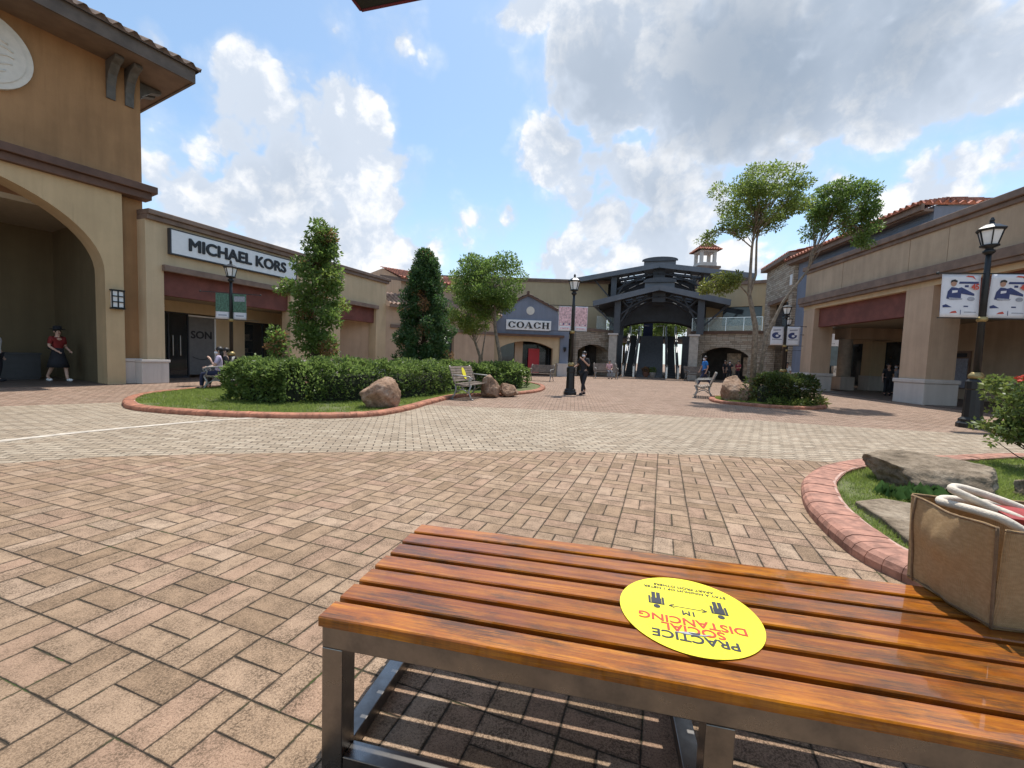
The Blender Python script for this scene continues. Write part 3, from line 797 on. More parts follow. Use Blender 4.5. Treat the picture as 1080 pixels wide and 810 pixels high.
# ------------------------------------------------------------------ A. tall ochre building with the cream arch (left)
def big_building():
    r = facade('arched_building', G(133, 405), 28.7, 'tall ochre building with a wide cream archway and deep tiled eaves')
    arch = arc_pts(-8.45, -0.45, 3.45, 2.45, 40)
    mb = MB(); mb.prism(arch_wall(-9.6, 0.0, 5.98, arch), 0, 0.75); mb.build('arch_panel', MAT['cream'], r)
    mb = MB(); mb.box(-14, -9.6, 0, 0.75, 0, 5.98); mb.box(0, 0.62, 0.28, 6, 0, 5.98); mb.box(-14, 0.62, 0.28, 6, 6.42, 9.95); mb.build('wall', MAT['ochre'], r)
    mb = MB(); mb.box(-14, 0.72, -0.16, 0.3, 5.98, 6.2); mb.box(-14, 0.84, -0.28, 0.3, 6.2, 6.42); mb.box(0.62, 0.84, 0.3, 5, 6.2, 6.42); mb.build('cornice', MAT['brown_trim'], r, bevel=0.015)
    # arcade behind the arch
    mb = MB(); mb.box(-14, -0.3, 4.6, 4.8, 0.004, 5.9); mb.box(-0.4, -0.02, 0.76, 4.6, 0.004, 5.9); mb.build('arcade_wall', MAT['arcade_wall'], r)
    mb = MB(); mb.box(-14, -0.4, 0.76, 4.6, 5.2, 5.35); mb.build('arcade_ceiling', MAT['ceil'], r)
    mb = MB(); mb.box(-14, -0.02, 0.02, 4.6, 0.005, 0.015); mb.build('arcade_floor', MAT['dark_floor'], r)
    mb = MB(); mb.box(-4.05, -2.75, 4.52, 4.6, 0, 3.0); d = mb.build('door', MAT['glass_dark'], r)
    mb = MB(); mb.box(-4.12, -4.05, 4.5, 4.6, 0, 3.07); mb.box(-2.75, -2.68, 4.5, 4.6, 0, 3.07); mb.box(-4.05, -2.75, 4.5, 4.6, 3.0, 3.07); mb.build('frame', MAT['dark_frame'], d)
    mb = MB(); mb.box(0.0, 0.62, 0.12, 0.32, 0, 0.72); mb.box(0, 0.64, 0.09, 0.32, 0.72, 0.82); mb.build('plinth', MAT['plinth'], r, bevel=0.02)
    # eaves and tiled roof
    mb = MB(); mb.box(-15, 1.55, -0.95, 7.2, 9.95, 10.03); mb.build('soffit', MAT['soffit'], r)
    mb = MB(); mb.box(-15, 1.62, -1.02, -0.95, 9.92, 10.33); mb.box(1.55, 1.62, -0.95, 7.2, 9.92, 10.33); mb.build('fascia', MAT['fascia'], r)
    mb = MB(); tile_roof(mb, (-15, -1.14, 10.37), (1.74, -1.14, 10.37), (-2.2, 2.8, 12.2), (-15, 2.8, 12.2), 0.36, 0.5, 0.07)
    tile_roof(mb, (1.74, -1.14, 10.37), (1.74, 7.2, 10.37), (-2.2, 7.2, 12.2), (-2.2, 2.8, 12.2), 0.36, 0.5, 0.07); mb.build('tiled_roof', MAT['roof_tile_grey'], r, fix=False)
    def bracket(x, y, side):
        mb = MB()
        pts = [(0, 0), (0.05, 0.0), (0.09, 0.40), (0.2, 0.68), (0.45, 0.92), (0.72, 1.0), (0.72, 1.1), (0, 1.1)]
        n = len(pts)
        if side == 'f': vs = [(x + s, y - p[0], 8.83 + p[1]) for s in (-0.11, 0.11) for p in pts]
        else: vs = [(x + p[0], y + s, 8.83 + p[1]) for s in (-0.13, 0.13) for p in pts]
        mb.add(vs, [list(range(n)), list(range(2 * n - 1, n - 1, -1))] + [(i, i + n, (i + 1) % n + n, (i + 1) % n) for i in range(n)])
        mb.build('eave_bracket', MAT['bracket'], r, bevel=0.015)
    for x in (-0.12, 0.33, -6.2, -6.65): bracket(x, 0.28, 'f')
    for y in (0.75, 1.2): bracket(0.62, y, 's')
    # round plaster medallion with a shallow relief
    mb = MB(); mb.smooth = False
    n = 48; cx, cz = -2.75, 8.78
    for rad, y0, y1 in ((0.98, 0.16, 0.275), (0.84, 0.135, 0.16)):
        mb.prism([(cx + rad * math.cos(2 * math.pi * k / n), cz + rad * math.sin(2 * math.pi * k / n)) for k in range(n)], y0, y1)
    for k in range(5):
        zz = cz - 0.42 + k * 0.19; w = math.sqrt(max(0.05, 0.62 ** 2 - (zz - cz) ** 2))
        mb.tube([(cx - w + 2 * w * i / 12, 0.13, zz + 0.05 * math.sin(i * 1.1 + k)) for i in range(13)], 0.022, 6)
    mb.build('medallion', MAT['disc'], r)
    mb = MB(); mb.box(0.16, 0.34, 0.2, 0.28, 6.43, 6.55); mb.build('floodlight', MAT['white_paint'], r)
    return r
A = big_building()
# caged wall lantern on the pier
w = empty('wall_lantern', A.matrix_world @ Vector((0, 0, 0)), 0, 'square black framed wall lantern on the cream pier of the arch', 'lamp')
w.location = Vector((G(133, 405).x, G(133, 405).y, 0)); w.rotation_euler = A.rotation_euler
mb = MB(); mb.box(-0.33, -0.05, -0.12, -0.002, 2.42, 2.92); mb.build('glass_panel', MAT['lantern'], w)
mb = MB()
for x in (-0.35, -0.205, -0.06): mb.box(x, x + 0.03, -0.145, -0.12, 2.40, 2.95)
for z in (2.40, 2.575, 2.75, 2.92): mb.box(-0.35, -0.03, -0.15, -0.121, z, z + 0.03)
mb.box(-0.36, -0.02, -0.15, 0, 2.93, 2.97); mb.box(-0.36, -0.02, -0.15, 0, 2.37, 2.41); mb.build('frame', MAT['black_iron'], w)
mb = MB(); mb.box(0, 1.0, 0, 0.5, 0.06, 0.82); mb.box(-0.03, 1.03, -0.03, 0.53, 0.82, 0.87); mb.box(0.03, 0.97, 0.03, 0.47, 0, 0.06)
p = G(6, 401); o = mb.build('planter_box', MAT['planter'], loc=(p.x - 0.1, p.y - 0.2, 0.016)); o.rotation_euler = (0, 0, R(60)); tag(o, 'dark box planter against the back wall of the archway', 'planter')

# ------------------------------------------------------------------ B. cream shop building with the long white sign
def mk_building():
    r = facade('shop_building', (-12.02, 14.09), 21, 'long cream shop building with red beams over two recessed fronts')
    L = 12.2
    mb = MB()
    mb.box(-0.1, 0.42, 0, 0.5, 0, 5.36); mb.box(0.42, 5.46, 0, 0.5, 3.96, 5.36); mb.box(5.46, 8.5, 0, 0.5, 0, 5.36); mb.box(8.5, 11.3, 0, 0.5, 3.96, 5.36); mb.box(11.3, L, 0, 0.5, 0, 5.36)
    mb.box(L - 0.5, L, 0.5, 9, 0, 5.36); mb.box(-0.1, 0.3, 0.5, 2.0, 0, 5.36); mb.box(-0.1, L - 0.5, 8.5, 9, 0, 5.36); mb.build('wall', MAT['cream2'], r)
    mb = MB(); mb.box(-0.1, L + 0.12, -0.12, 9, 5.36, 5.52); mb.box(-0.1, L + 0.2, -0.2, 9, 5.52, 5.68); mb.build('parapet_cap', MAT['brown_cap'], r, bevel=0.02)
    for x0, x1 in ((0.42, 5.46), (8.5, 11.3)):
        mb = MB(); mb.box(x0 - .06, x1 + .06, -0.16, 0.0, 3.78, 3.99); mb.build('lintel_ledge', MAT['brown_cap'], r, bevel=0.015)
        mb = MB(); mb.box(x0, x1, 0.16, 0.42, 3.0, 3.96); mb.build('red_beam', MAT['red_beam'], r)
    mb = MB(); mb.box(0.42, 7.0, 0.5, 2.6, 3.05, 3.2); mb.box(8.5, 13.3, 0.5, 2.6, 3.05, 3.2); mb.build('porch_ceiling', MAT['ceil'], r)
    # recessed fronts: glass on the left, plain wall with a dark window on the right
    mb = MB(); mb.box(3.7, 5.0, 2.3, 2.6, 0, 3.05); mb.box(5.0, 6.9, 2.3, 2.6, 2.5, 3.05); mb.box(5.0, 6.9, 2.3, 2.6, 0, 0.5); mb.box(0.42, 3.7, 2.3, 2.6, 2.62, 3.05); mb.box(8.5, 9.6, 2.3, 2.6, 0, 3.05)
    mb.box(9.6, 13.0, 2.3, 2.6, 2.6, 3.05); mb.box(6.9, 7.0, 0.5, 2.6, 0, 3.05); mb.box(8.36, 8.5, 0.5, 2.6, 0, 3.05); mb.box(0.3, 0.42, 0.5, 2.6, 0, 3.05)
    mb.build('porch_wall', MAT['cream2'], r)
    def shopfront(x0, x1, z0, z1, y, n):
        mb = MB(); mb.box(x0, x1, y, y + 0.02, z0, z1); g = mb.build('window', MAT['glass_shop'], r)
        mb = MB(); st = (x1 - x0) / n
        for k in range(n + 1): mb.box(x0 + k * st - 0.025, x0 + k * st + 0.025, y - 0.03, y + 0.05, z0, z1)
        for z in (z0, z1 - 0.06): mb.box(x0, x1, y - 0.031, y + 0.051, z, z + 0.06)
        mb.build('frame', MAT['dark_frame'], g)
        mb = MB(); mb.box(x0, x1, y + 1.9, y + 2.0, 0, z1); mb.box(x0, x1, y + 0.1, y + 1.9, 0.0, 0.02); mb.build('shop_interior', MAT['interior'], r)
        mb = MB()
        for k in range(3):
            for j in range(max(2, int((x1 - x0) / 0.5))):
                xx = x0 + 0.15 + j * 0.5
                if random.random() < 0.75: mb.box(xx, xx + random.uniform(.18, .34), y + 1.5, y + 1.7, 0.5 + k * 0.6, 0.5 + k * 0.6 + random.uniform(.15, .36))
            mb.box(x0 + 0.1, x1 - 0.1, y + 1.4, y + 1.88, 0.46 + k * 0.6, 0.495 + k * 0.6)
        mb.build('goods_shelf', MAT['shelf'], r)
    shopfront(0.42, 2.6, 0.0, 2.62, 2.35, 3); shopfront(5.0, 6.9, 0.5, 2.5, 2.35, 2); shopfront(9.6, 11.6, 0.0, 2.6, 2.35, 3)
    mb = MB(); mb.box(1.98, 2.01, 2.26, 2.29, 0.9, 1.7); mb.box(2.25, 2.28, 2.26, 2.29, 0.9, 1.7); mb.build('door_handle', MAT['silver'], r)
    # the grey boarded bay with its lettering
    mb = MB(); mb.box(2.62, 3.66, 2.33, 2.42, 0.12, 2.5); mb.build('hoarding_panel', MAT['hoarding'], r)
    mb = MB(); mb.box(2.6, 3.7, 2.3, 2.33, 2.5, 2.56); mb.box(3.64, 3.7, 2.3, 2.33, 0.1, 2.5); mb.build('hoarding_trim', MAT['white_paint'], r)
    text_mesh('SON', 0.42, 0.006, MAT['black_letter'], 'lettering', r, (3.12, 2.325, 1.75), UPRIGHT, 0.012)
    mb = MB(); mb.tube([(2.75 + 0.75 * k / 10, 2.32, 0.86 - 0.12 * math.sin(math.pi * k / 10)) for k in range(11)], 0.012, 5); mb.build('smile_mark', MAT['black_letter'], r)
    # white sockel at both piers
    for x0, x1 in ((-0.30, 0.5), (5.4, 8.56), (11.24, L + 0.06)):
        mb = MB(); mb.box(x0, x1, -0.07, 0.55, 0, 0.7); mb.box(x0 - 0.02, x1 + 0.03, -0.1, 0.57, 0.7, 0.8)
        mb.build('plinth', MAT['plinth'], r, bevel=0.02)
    mb = MB(); mb.lathe([(0.05, 0), (0.07, 0.05), (0.07, 0.3), (0.1, 0.32), (0.03, 0.4)], (0.5, 0.3, 2.3), 8); mb.build('porch_lantern', MAT['black_iron'], r)
    return r
B = mk_building()
s = empty('shop_sign', B.location, 0, 'long white sign board with bold black lettering above the red beam', 'sign'); s.rotation_euler = B.rotation_euler
mb = MB(); mb.box(0.58, 5.62, -0.15, -0.03, 4.42, 5.2); mb.build('board', MAT['white_paint'], s)
mb = MB()
for x0, x1, z0, z1 in ((0.54, 0.58, 4.38, 5.24), (5.62, 5.66, 4.38, 5.24), (0.58, 5.62, 4.38, 4.42), (0.58, 5.62, 5.2, 5.24)): mb.box(x0, x1, -0.16, -0.01, z0, z1)
mb.build('frame', MAT['dark_frame'], s)
text_mesh('MICHAEL KORS', 0.575, 0.02, MAT['black_letter'], 'lettering', s, (3.1, -0.165, 4.81), UPRIGHT, 0.021, 1.0)

# ------------------------------------------------------------------ C. set-back tiled building and stone pier between the two shops
def mid_building():
    r = facade('tiled_building', (-7.35, 25.7), 52, 'set back tan building with two tiers of terracotta tiled roof')
    mb = MB(); mb.box(-3, 7.6, 0, 0.4, 2.9, 4.1); mb.box(-3, 2.6, 0, 0.4, 0, 2.9); mb.box(4.3, 7.6, 0, 0.4, 0, 2.9); mb.box(1.2, 7.6, 1.6, 8, 4.1, 6.1); mb.add([(1.2, 1.6, 6.1), (1.2, 4.8, 7.22), (1.2, 8, 7.22), (1.2, 8, 6.1), (7.6, 1.6, 6.1), (7.6, 4.8, 7.22), (7.6, 8, 7.22), (7.6, 8, 6.1)], [(0, 1, 2, 3), (4, 7, 6, 5), (0, 4, 5, 1), (1, 5, 6, 2), (2, 6, 7, 3)]); mb.build('wall', MAT['tan_col'], r)
    mb = MB(); mb.box(2.6, 4.3, 0.3, 0.4, 0, 2.9); mb.build('window', MAT['glass_dark'], r)
    mb = MB(); mb.box(-0.1, 7.7, -0.1, 0.0, 2.82, 3.02); mb.box(-0.3, 7.9, -0.45, -0.35, 4.02, 4.18); mb.box(-0.3, 7.9, 1.2, 1.3, 5.9, 6.1); mb.build('trim', MAT['brown_cap'], r)
    mb = MB(); tile_roof(mb, (-0.3, -0.45, 4.2), (7.9, -0.45, 4.2), (7.9, 1.6, 5.1), (-0.3, 1.6, 5.1)); mb.build('lower_tiled_roof', MAT['roof_tile_brown'], r, fix=False)
    mb = MB(); tile_roof(mb, (1.0, 1.1, 6.13), (7.9, 1.1, 6.13), (7.9, 4.8, 7.3), (1.0, 4.8, 7.3)); mb.build('tiled_roof', MAT['roof_tile'], r, fix=False)
    return r
mid_building()
def pier_building():
    r = facade('stone_pier_porch', (-3.6, 30.2), 80, 'low shop porch with a stone pier and dark glass front')
    mb = MB(); mb.box(0, 1.1, 0, 1.1, 0, 4.2); mb.build('stone_pier', MAT['ledge_stone'], r)
    mb = MB(); mb.box(-0.15, 1.25, -0.15, 1.25, 4.2, 4.45); mb.build('pier_cap', MAT['brown_cap'], r)
    mb = MB(); mb.box(1.1, 4.6, 1.2, 1.5, 2.6, 5.6); mb.box(4.0, 4.6, 1.2, 1.5, 0, 2.6); mb.build('wall', MAT['tan_col'], r)
    mb = MB(); mb.box(1.1, 4.0, 1.4, 1.45, 0, 2.6); mb.build('window', MAT['glass_dark'], r)
    mb = MB(); mb.box(2.1, 2.9, 1.34, 1.39, 1.1, 2.3); mb.build('window_poster', MAT['cream'], r)
    mb = MB(); mb.box(1.1, 4.6, 0.9, 1.2, 2.6, 2.85); mb.build('awning_edge', MAT['brown_trim'], r)
    return r
pier_building()

# ------------------------------------------------------------------ D. blue gabled shop
def coach_building():
    o = AT(511, 397, 31.0)
    r = facade('blue_gabled_shop', (o.x, o.y), 84, 'slate blue gabled shop front with a shallow cream arch')
    W = 6.15
    mb = MB()
    arch = seg_pts(1.1, 5.0, 2.0, 0.5)
    mb.prism(arch_wall(0.55, 5.5, 2.85, arch), 0.02, 0.55); mb.build('arch_surround', MAT['cream2'], r)
    mb = MB(); mb.prism([(0, 0), (0.55, 0), (0.55, 2.85), (5.5, 2.85), (5.5, 0), (W, 0), (W, 4.35), (5.3, 4.4), (5.2, 4.85), (3.0, 5.85), (1.3, 4.95), (1.2, 4.4), (0, 4.35)], -0.12, 0.5)
    mb.box(0, 0.3, 0.5, 8, 0, 4.3); mb.box(W - 0.3, W, 0.5, 8, 0, 4.3); mb.build('wall', MAT['blue'], r)
    mb = MB(); mb.box(0.3, 5.75, -0.35, -0.12, 2.85, 3.0); mb.build('lintel_ledge', MAT['brown_trim'], r)
    mb = MB()
    tile_roof(mb, (5.3, -0.2, 4.86), (5.3, 6, 4.86), (3.0, 6, 5.92), (3.0, -0.2, 5.92)); tile_roof(mb, (1.2, -0.2, 4.96), (1.2, 6, 4.96), (3.0, 6, 5.92), (3.0, -0.2, 5.92)); mb.build('tiled_roof', MAT['roof_tile_grey'], r, fix=False)
    mb = MB(); mb.bar((3.0, -0.18, 5.83), (5.3, -0.18, 4.78), 0.1, 0.12); mb.bar((3.0, -0.18, 5.83), (1.2, -0.18, 4.88), 0.1, 0.12); mb.box(2.92, 3.08, -0.24, 0.2, 5.88, 6.12); mb.build('gable_trim', MAT['brown_trim'], r)
    mb = MB(); n = 24; mb.prism([(3.2 + 0.3 * math.cos(2 * math.pi * k / n), 4.72 + 0.3 * math.sin(2 * math.pi * k / n)) for k in range(n)], -0.16, -0.12); mb.build('round_vent', MAT['disc'], r)
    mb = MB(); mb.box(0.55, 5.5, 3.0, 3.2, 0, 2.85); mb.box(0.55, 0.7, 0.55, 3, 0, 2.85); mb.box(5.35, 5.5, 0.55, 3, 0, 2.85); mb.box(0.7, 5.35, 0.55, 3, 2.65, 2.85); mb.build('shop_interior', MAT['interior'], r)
    mb = MB(); mb.box(0.7, 5.35, 1.5, 1.52, 0, 2.3); g = mb.build('window', MAT['glass_shop'], r)
    mb = MB()
    for x in (1.1, 2.0, 2.9, 4.1, 4.95): mb.box(x, x + 0.06, 1.46, 1.56, 0, 2.34)
    mb.box(1.1, 5.0, 1.459, 1.561, 2.3, 2.36); mb.build('frame', MAT['dark_frame'], g)
    mb = MB(); mb.box(3.35, 4.2, 1.2, 1.4, 0.1, 2.0); p = mb.build('red_display_panel', MAT['red_panel'], r)
    mb = MB(); mb.box(1.6, 1.75, 1.9, 2.1, 0.4, 1.9); mb.box(2.2, 2.6, 1.9, 2.1, 0.6, 1.5); mb.box(4.3, 4.8, 1.9, 2.1, 0.5, 1.8); mb.build('display_goods', MAT['white_goods'], r)
    mb = MB(); mb.box(5.3, 6.25, -0.45, 0.0, 0, 0.85); mb.box(5.27, 6.28, -0.48, 0.0, 0.85, 0.95); mb.build('plinth', MAT['plinth'], r)
    mb = MB()
    for x in (0.28, 5.85): mb.lathe([(0.02, 0), (0.09, 0.12), (0.12, 0.34), (0.02, 0.36)], (x, -0.25, 1.8), 8)
    mb.build('wall_lamp', MAT['black_iron'], r)
    return r
D = coach_building()
s = empty('shop_sign', D.location, 0, 'short white sign board with black serif letters on the slate blue gable', 'sign'); s.rotation_euler = D.rotation_euler
mb = MB(); mb.box(1.45, 4.75, -0.24, -0.12, 3.3, 4.02); mb.build('board', MAT['white_paint'], s, bevel=0.01)
def serif_word():                                   # wide didone capitals: heavy stems, hairline joins, slab serifs
    mb = MB(); y0, y1 = -0.275, -0.242; H = 0.46
    def ring(x, w, gap):
        n = 40; a0, a1 = (0.42, 2 * math.pi - 0.42) if gap else (0, 2 * math.pi)
        po, pi_ = [], []
        for i in range(n + 1):
            t = a0 + (a1 - a0) * i / n
            po.append((x + w / 2 + w / 2 * math.cos(t), H / 2 + H / 2 * math.sin(t)))
            pi_.append((x + w / 2 + w * 0.25 * math.cos(t), H / 2 + H * 0.43 * math.sin(t)))
        for i in range(n): mb.prism([po[i], po[i + 1], pi_[i + 1], pi_[i]], y0, y1)
        if gap: mb.prism([(x + w * .93, H * .66), (x + w * .99, H * .66), (x + w * .99, H), (x + w * .93, H * .94)], y0, y1); mb.prism([(x + w * .9, H * .06), (x + w * .97, H * .1), (x + w * .97, H * .3), (x + w * .93, H * .3)], y0, y1)
    def bx(x0, x1, z0, z1): mb.box(x0, x1, y0, y1, z0, z1)
    ring(0, 0.52, True); ring(0.6, 0.56, False)
    x = 1.2; mb.prism([(x + .04, .03), (x + .09, .03), (x + .32, H), (x + .27, H)], y0, y1); mb.prism([(x + .38, .03), (x + .55, .03), (x + .34, H), (x + .25, H)], y0, y1)
    bx(x + .14, x + .44, .15, .185); bx(x - .03, x + .17, 0, .03); bx(x + .32, x + .62, 0, .03)
    ring(1.86, 0.52, True)
    x = 2.46; bx(x + .05, x + .18, .03, H - .03); bx(x + .38, x + .51, .03, H - .03); bx(x + .18, x + .38, H / 2 - .02, H / 2 + .02)
    for xx in (x, x + .33):
        bx(xx, xx + .23, 0, .03); bx(xx, xx + .23, H - .03, H)
    return mb
o = serif_word().build('lettering', MAT['black_letter'], s); o.location = (1.6, 0, 3.43)
# ------------------------------------------------------------------ E. right-hand arcade
def right_arcade():
    r = facade('arcade_building', (15.63, 16.06), 186, 'long tan arcade building with white based pillars and dark red beams')
    for x0, x1 in ((-8.4, -7.4), (-1.26, 0.0), (6.0, 7.3)):
        mb = MB(); mb.box(x0, x1, 0, 1.0, 0.98, 4.5); mb.build('pillar', MAT['tan_col'], r)
        mb = MB(); mb.box(x0 - .1, x1 + .1, -0.1, 1.1, 0, 0.82); mb.box(x0 - .14, x1 + .14, -0.14, 1.14, 0.82, 0.98); mb.build('plinth', MAT['plinth'], r, bevel=0.03)
    mb = MB(); mb.box(-8.45, 12, 0, 0.9, 4.5, 4.7); mb.build('cream_band', MAT['cream2'], r)
    mb = MB(); mb.box(-8.6, 12, -0.2, 0.5, 4.7, 4.86); mb.box(-8.65, 12, -0.26, 0.5, 4.86, 5.2); mb.build('ledge', MAT['brown_cap'], r, bevel=0.02)
    mb = MB()
    xs = [-8.3, -5.2, -1.2, 0.5, 4.4, 8, 12]
    for a, b in zip(xs, xs[1:]): mb.box(a + 0.012, b - 0.012, -0.06, 0.42, 5.2, 6.5)
    mb.box(-8.29, 12, -0.03, 0.4, 5.2, 6.49); mb.box(-8.3, 12, 0.42, 10, 5.2, 5.35); mb.build('parapet_wall', MAT['tan'], r)
    mb = MB(); mb.box(-8.36, 12, -0.14, 0.5, 6.5, 6.66); mb.box(-8.44, 12, -0.24, 0.52, 6.66, 6.9); mb.build('parapet_cap', MAT['brown_cap'], r, bevel=0.03)
    for x0, x1 in ((-7.4, -1.26), (0, 6.0)):
        mb = MB(); mb.box(x0, x1, 0.25, 0.65, 3.5, 4.5); mb.build('red_beam', MAT['red_beam'], r)
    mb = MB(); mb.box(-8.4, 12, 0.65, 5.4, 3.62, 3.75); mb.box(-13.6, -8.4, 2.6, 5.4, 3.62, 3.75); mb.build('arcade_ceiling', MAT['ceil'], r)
    mb = MB(); mb.box(-10.1, -8.7, 2.75, 3.35, 3.0, 3.62); mb.box(-9.3, -8.7, 3.35, 5.4, 3.0, 3.62); mb.build('inner_beam', MAT['tan_col'], r)
    mb = MB(); mb.box(-5.75, 12, 5.4, 5.6, 0, 3.75); mb.box(-13.6, -5.75, 5.4, 5.6, 2.9, 3.75); mb.build('arcade_wall', MAT['tan'], r)
    mb = MB(); mb.box(-13.6, -5.75, 5.42, 5.5, 0.0, 2.9); mb.build('window', MAT['glass_dark'], r)
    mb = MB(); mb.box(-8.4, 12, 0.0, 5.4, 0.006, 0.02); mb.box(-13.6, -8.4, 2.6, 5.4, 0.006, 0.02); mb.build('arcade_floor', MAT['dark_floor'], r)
    for x, y in ((-9.45, 3.0),):
        mb = MB(); mb.lathe([(0.34, 0), (0.34, 2.95), (0.40, 3.0)], (x, y, 0.02), 20); c = mb.build('round_column', MAT['pillar_stone'], r)
    mb = MB(); mb.box(-10.45, -9.7, 4.6, 5.38, 0.9, 2.95); mb.build('inner_pier', MAT['cream2'], r)
    mb = MB(); mb.box(-10.52, -9.63, 4.53, 5.39, 0.02, 0.9); mb.build('plinth', MAT['plinth'], r, bevel=0.02)
    mb = MB(); mb.box(-10.0, -9.05, 2.62, 3.4, 0.02, 0.8); mb.build('plinth', MAT['plinth'], r, bevel=0.02)
    return r
E_ = right_arcade()
nb = empty('notice_board', E_.location, 0, 'pale framed notice board on the arcade back wall right of the near pillar', 'notice board'); nb.rotation_euler = E_.rotation_euler
mb = MB(); mb.box(-5.55, -4.45, 5.33, 5.398, 0.5, 2.3); mb.build('frame', MAT['brown_cap'], nb)
mb = MB(); mb.box(-5.48, -4.52, 5.30, 5.329, 0.57, 1.95); mb.build('board', MAT['banner_grey'], nb)
mb = MB(); mb.box(-5.4, -4.6, 5.31, 5.328, 2.02, 2.2); mb.build('header_strip', MAT['dark_frame'], nb)

# ------------------------------------------------------------------ F. slate blue building rising behind it, and the stone gable
def blue_building():
    r = facade('blue_tiled_building', (17.12, 26.15), 186, 'slate blue building with terracotta roof rising behind the tan arcade')
    mb = MB(); mb.box(0, 1.35, 0, 0.6, 0.95, 7.6); mb.box(1.35, 9.2, 0.1, 0.6, 5.4, 7.75); mb.box(0, 9.2, 0.6, 6, 4.2, 7.8); mb.box(2.5, 7.1, 2.0, 5.8, 7.8, 8.6); mb.box(0.6, 8.6, 1.0, 5.6, 7.8, 8.15); mb.build('wall', MAT['blue'], r)
    mb = MB(); mb.box(-0.06, 1.33, -0.1, 0.66, 0, 0.95); mb.build('plinth', MAT['plinth'], r, bevel=0.02)
    mb = MB(); mb.box(-0.45, 9.3, -0.45, -0.33, 7.55, 7.8); mb.box(-0.45, 9.3, -0.33, 0.0, 7.5, 7.6); mb.box(-0.45, -0.33, -0.33, 6, 7.55, 7.8); mb.build('fascia', MAT['brown_cap'], r)
    mb = MB(); tile_roof(mb, (-0.55, -0.58, 7.83), (9.3, -0.58, 7.83), (7.2, 2.2, 8.75), (2.4, 2.2, 8.75), 0.3, 0.45, 0.06)
    tile_roof(mb, (-0.55, 5.0, 7.83), (-0.55, -0.58, 7.83), (2.4, 2.2, 8.75), (2.4, 2.3, 8.75), 0.3, 0.45, 0.06)
    tile_roof(mb, (9.3, -0.58, 7.83), (9.3, 5.0, 7.83), (7.2, 2.3, 8.75), (7.2, 2.2, 8.75), 0.3, 0.45, 0.06); mb.build('tiled_roof', MAT['roof_tile'], r, fix=False)
    return r
blue_building()
def stone_gable():
    r = facade('stone_gable_building', (18.1, 31.0), 194.0, 'tall rough stone fronted building between the terrace and the blue wall')
    mb = MB()
    mb.box(0, 1.15, 0, 0.5, 0, 8.0); mb.box(4.2, 5.0, 0, 0.5, 0, 8.0); mb.box(1.15, 4.2, 0, 0.5, 2.7, 3.5); mb.box(1.15, 4.2, 0, 0.5, 5.5, 8.0); mb.box(0, 0.5, 0.5, 2.4, 0, 8.0); mb.build('wall', MAT['ledge_stone'], r)
    mb = MB(); mb.box(1.15, 4.2, 1.5, 1.6, 0, 2.7); mb.box(1.15, 4.2, 0.4, 0.45, 3.5, 5.5); mb.build('window', MAT['glass_dark'], r)
    mb = MB(); mb.box(1.0, 4.35, -0.14, 0.0, 5.46, 5.72); mb.box(-0.3, 5.0, -0.35, 0.6, 8.0, 8.22); mb.build('trim', MAT['brown_cap'], r)
    mb = MB(); tile_roof(mb, (-0.3, -0.35, 8.25), (5.0, -0.35, 8.25), (5.0, 1.6, 8.7), (-0.3, 1.6, 8.7)); mb.build('tiled_roof', MAT['roof_tile'], r, fix=False)
    mb = MB(); mb.box(4.5, 4.85, -0.03, 0.0, 6.3, 6.95); mb.build('small_window', MAT['white_paint'], r)
    return r
stone_gable()

# ------------------------------------------------------------------ G. stone terrace wings either side of the stairs
def terrace_left():
    r = facade('stone_terrace', (4.9, 33.5), 56, 'short stone terrace wing with one arch left of the central stairs')
    L = 4.3
    mb = MB(); mb.prism(arch_wall(0, L, 3.62, seg_pts(0.25, 3.7, 2.0, 0.55)), 0, 0.6); mb.box(L - .5, L, 0.6, 5, 0, 3.62); mb.build('wall', MAT['ledge_stone'], r)
    mb = MB(); mb.box(-0.1, L, -0.1, 5.5, 3.62, 3.82); mb.build('terrace_edge', MAT['brown_cap'], r)
    mb = MB(); mb.box(0, 2.3, 2.2, 2.3, 0, 3); mb.box(2.9, 3.8, 1.5, 2.3, 0, 3.0); mb.build('shop_interior', MAT['interior'], r)
    mb = MB(); mb.box(2.3, 2.9, 2.0, 2.1, 0, 2.7); mb.build('door', MAT['arcade_wall'], r)
    mb = MB(); mb.box(2.2, 4.2, 0.0, 0.03, 3.82, 4.9); mb.build('glass_panel', MAT['glass_clear'], r)
    return r
terrace_left()
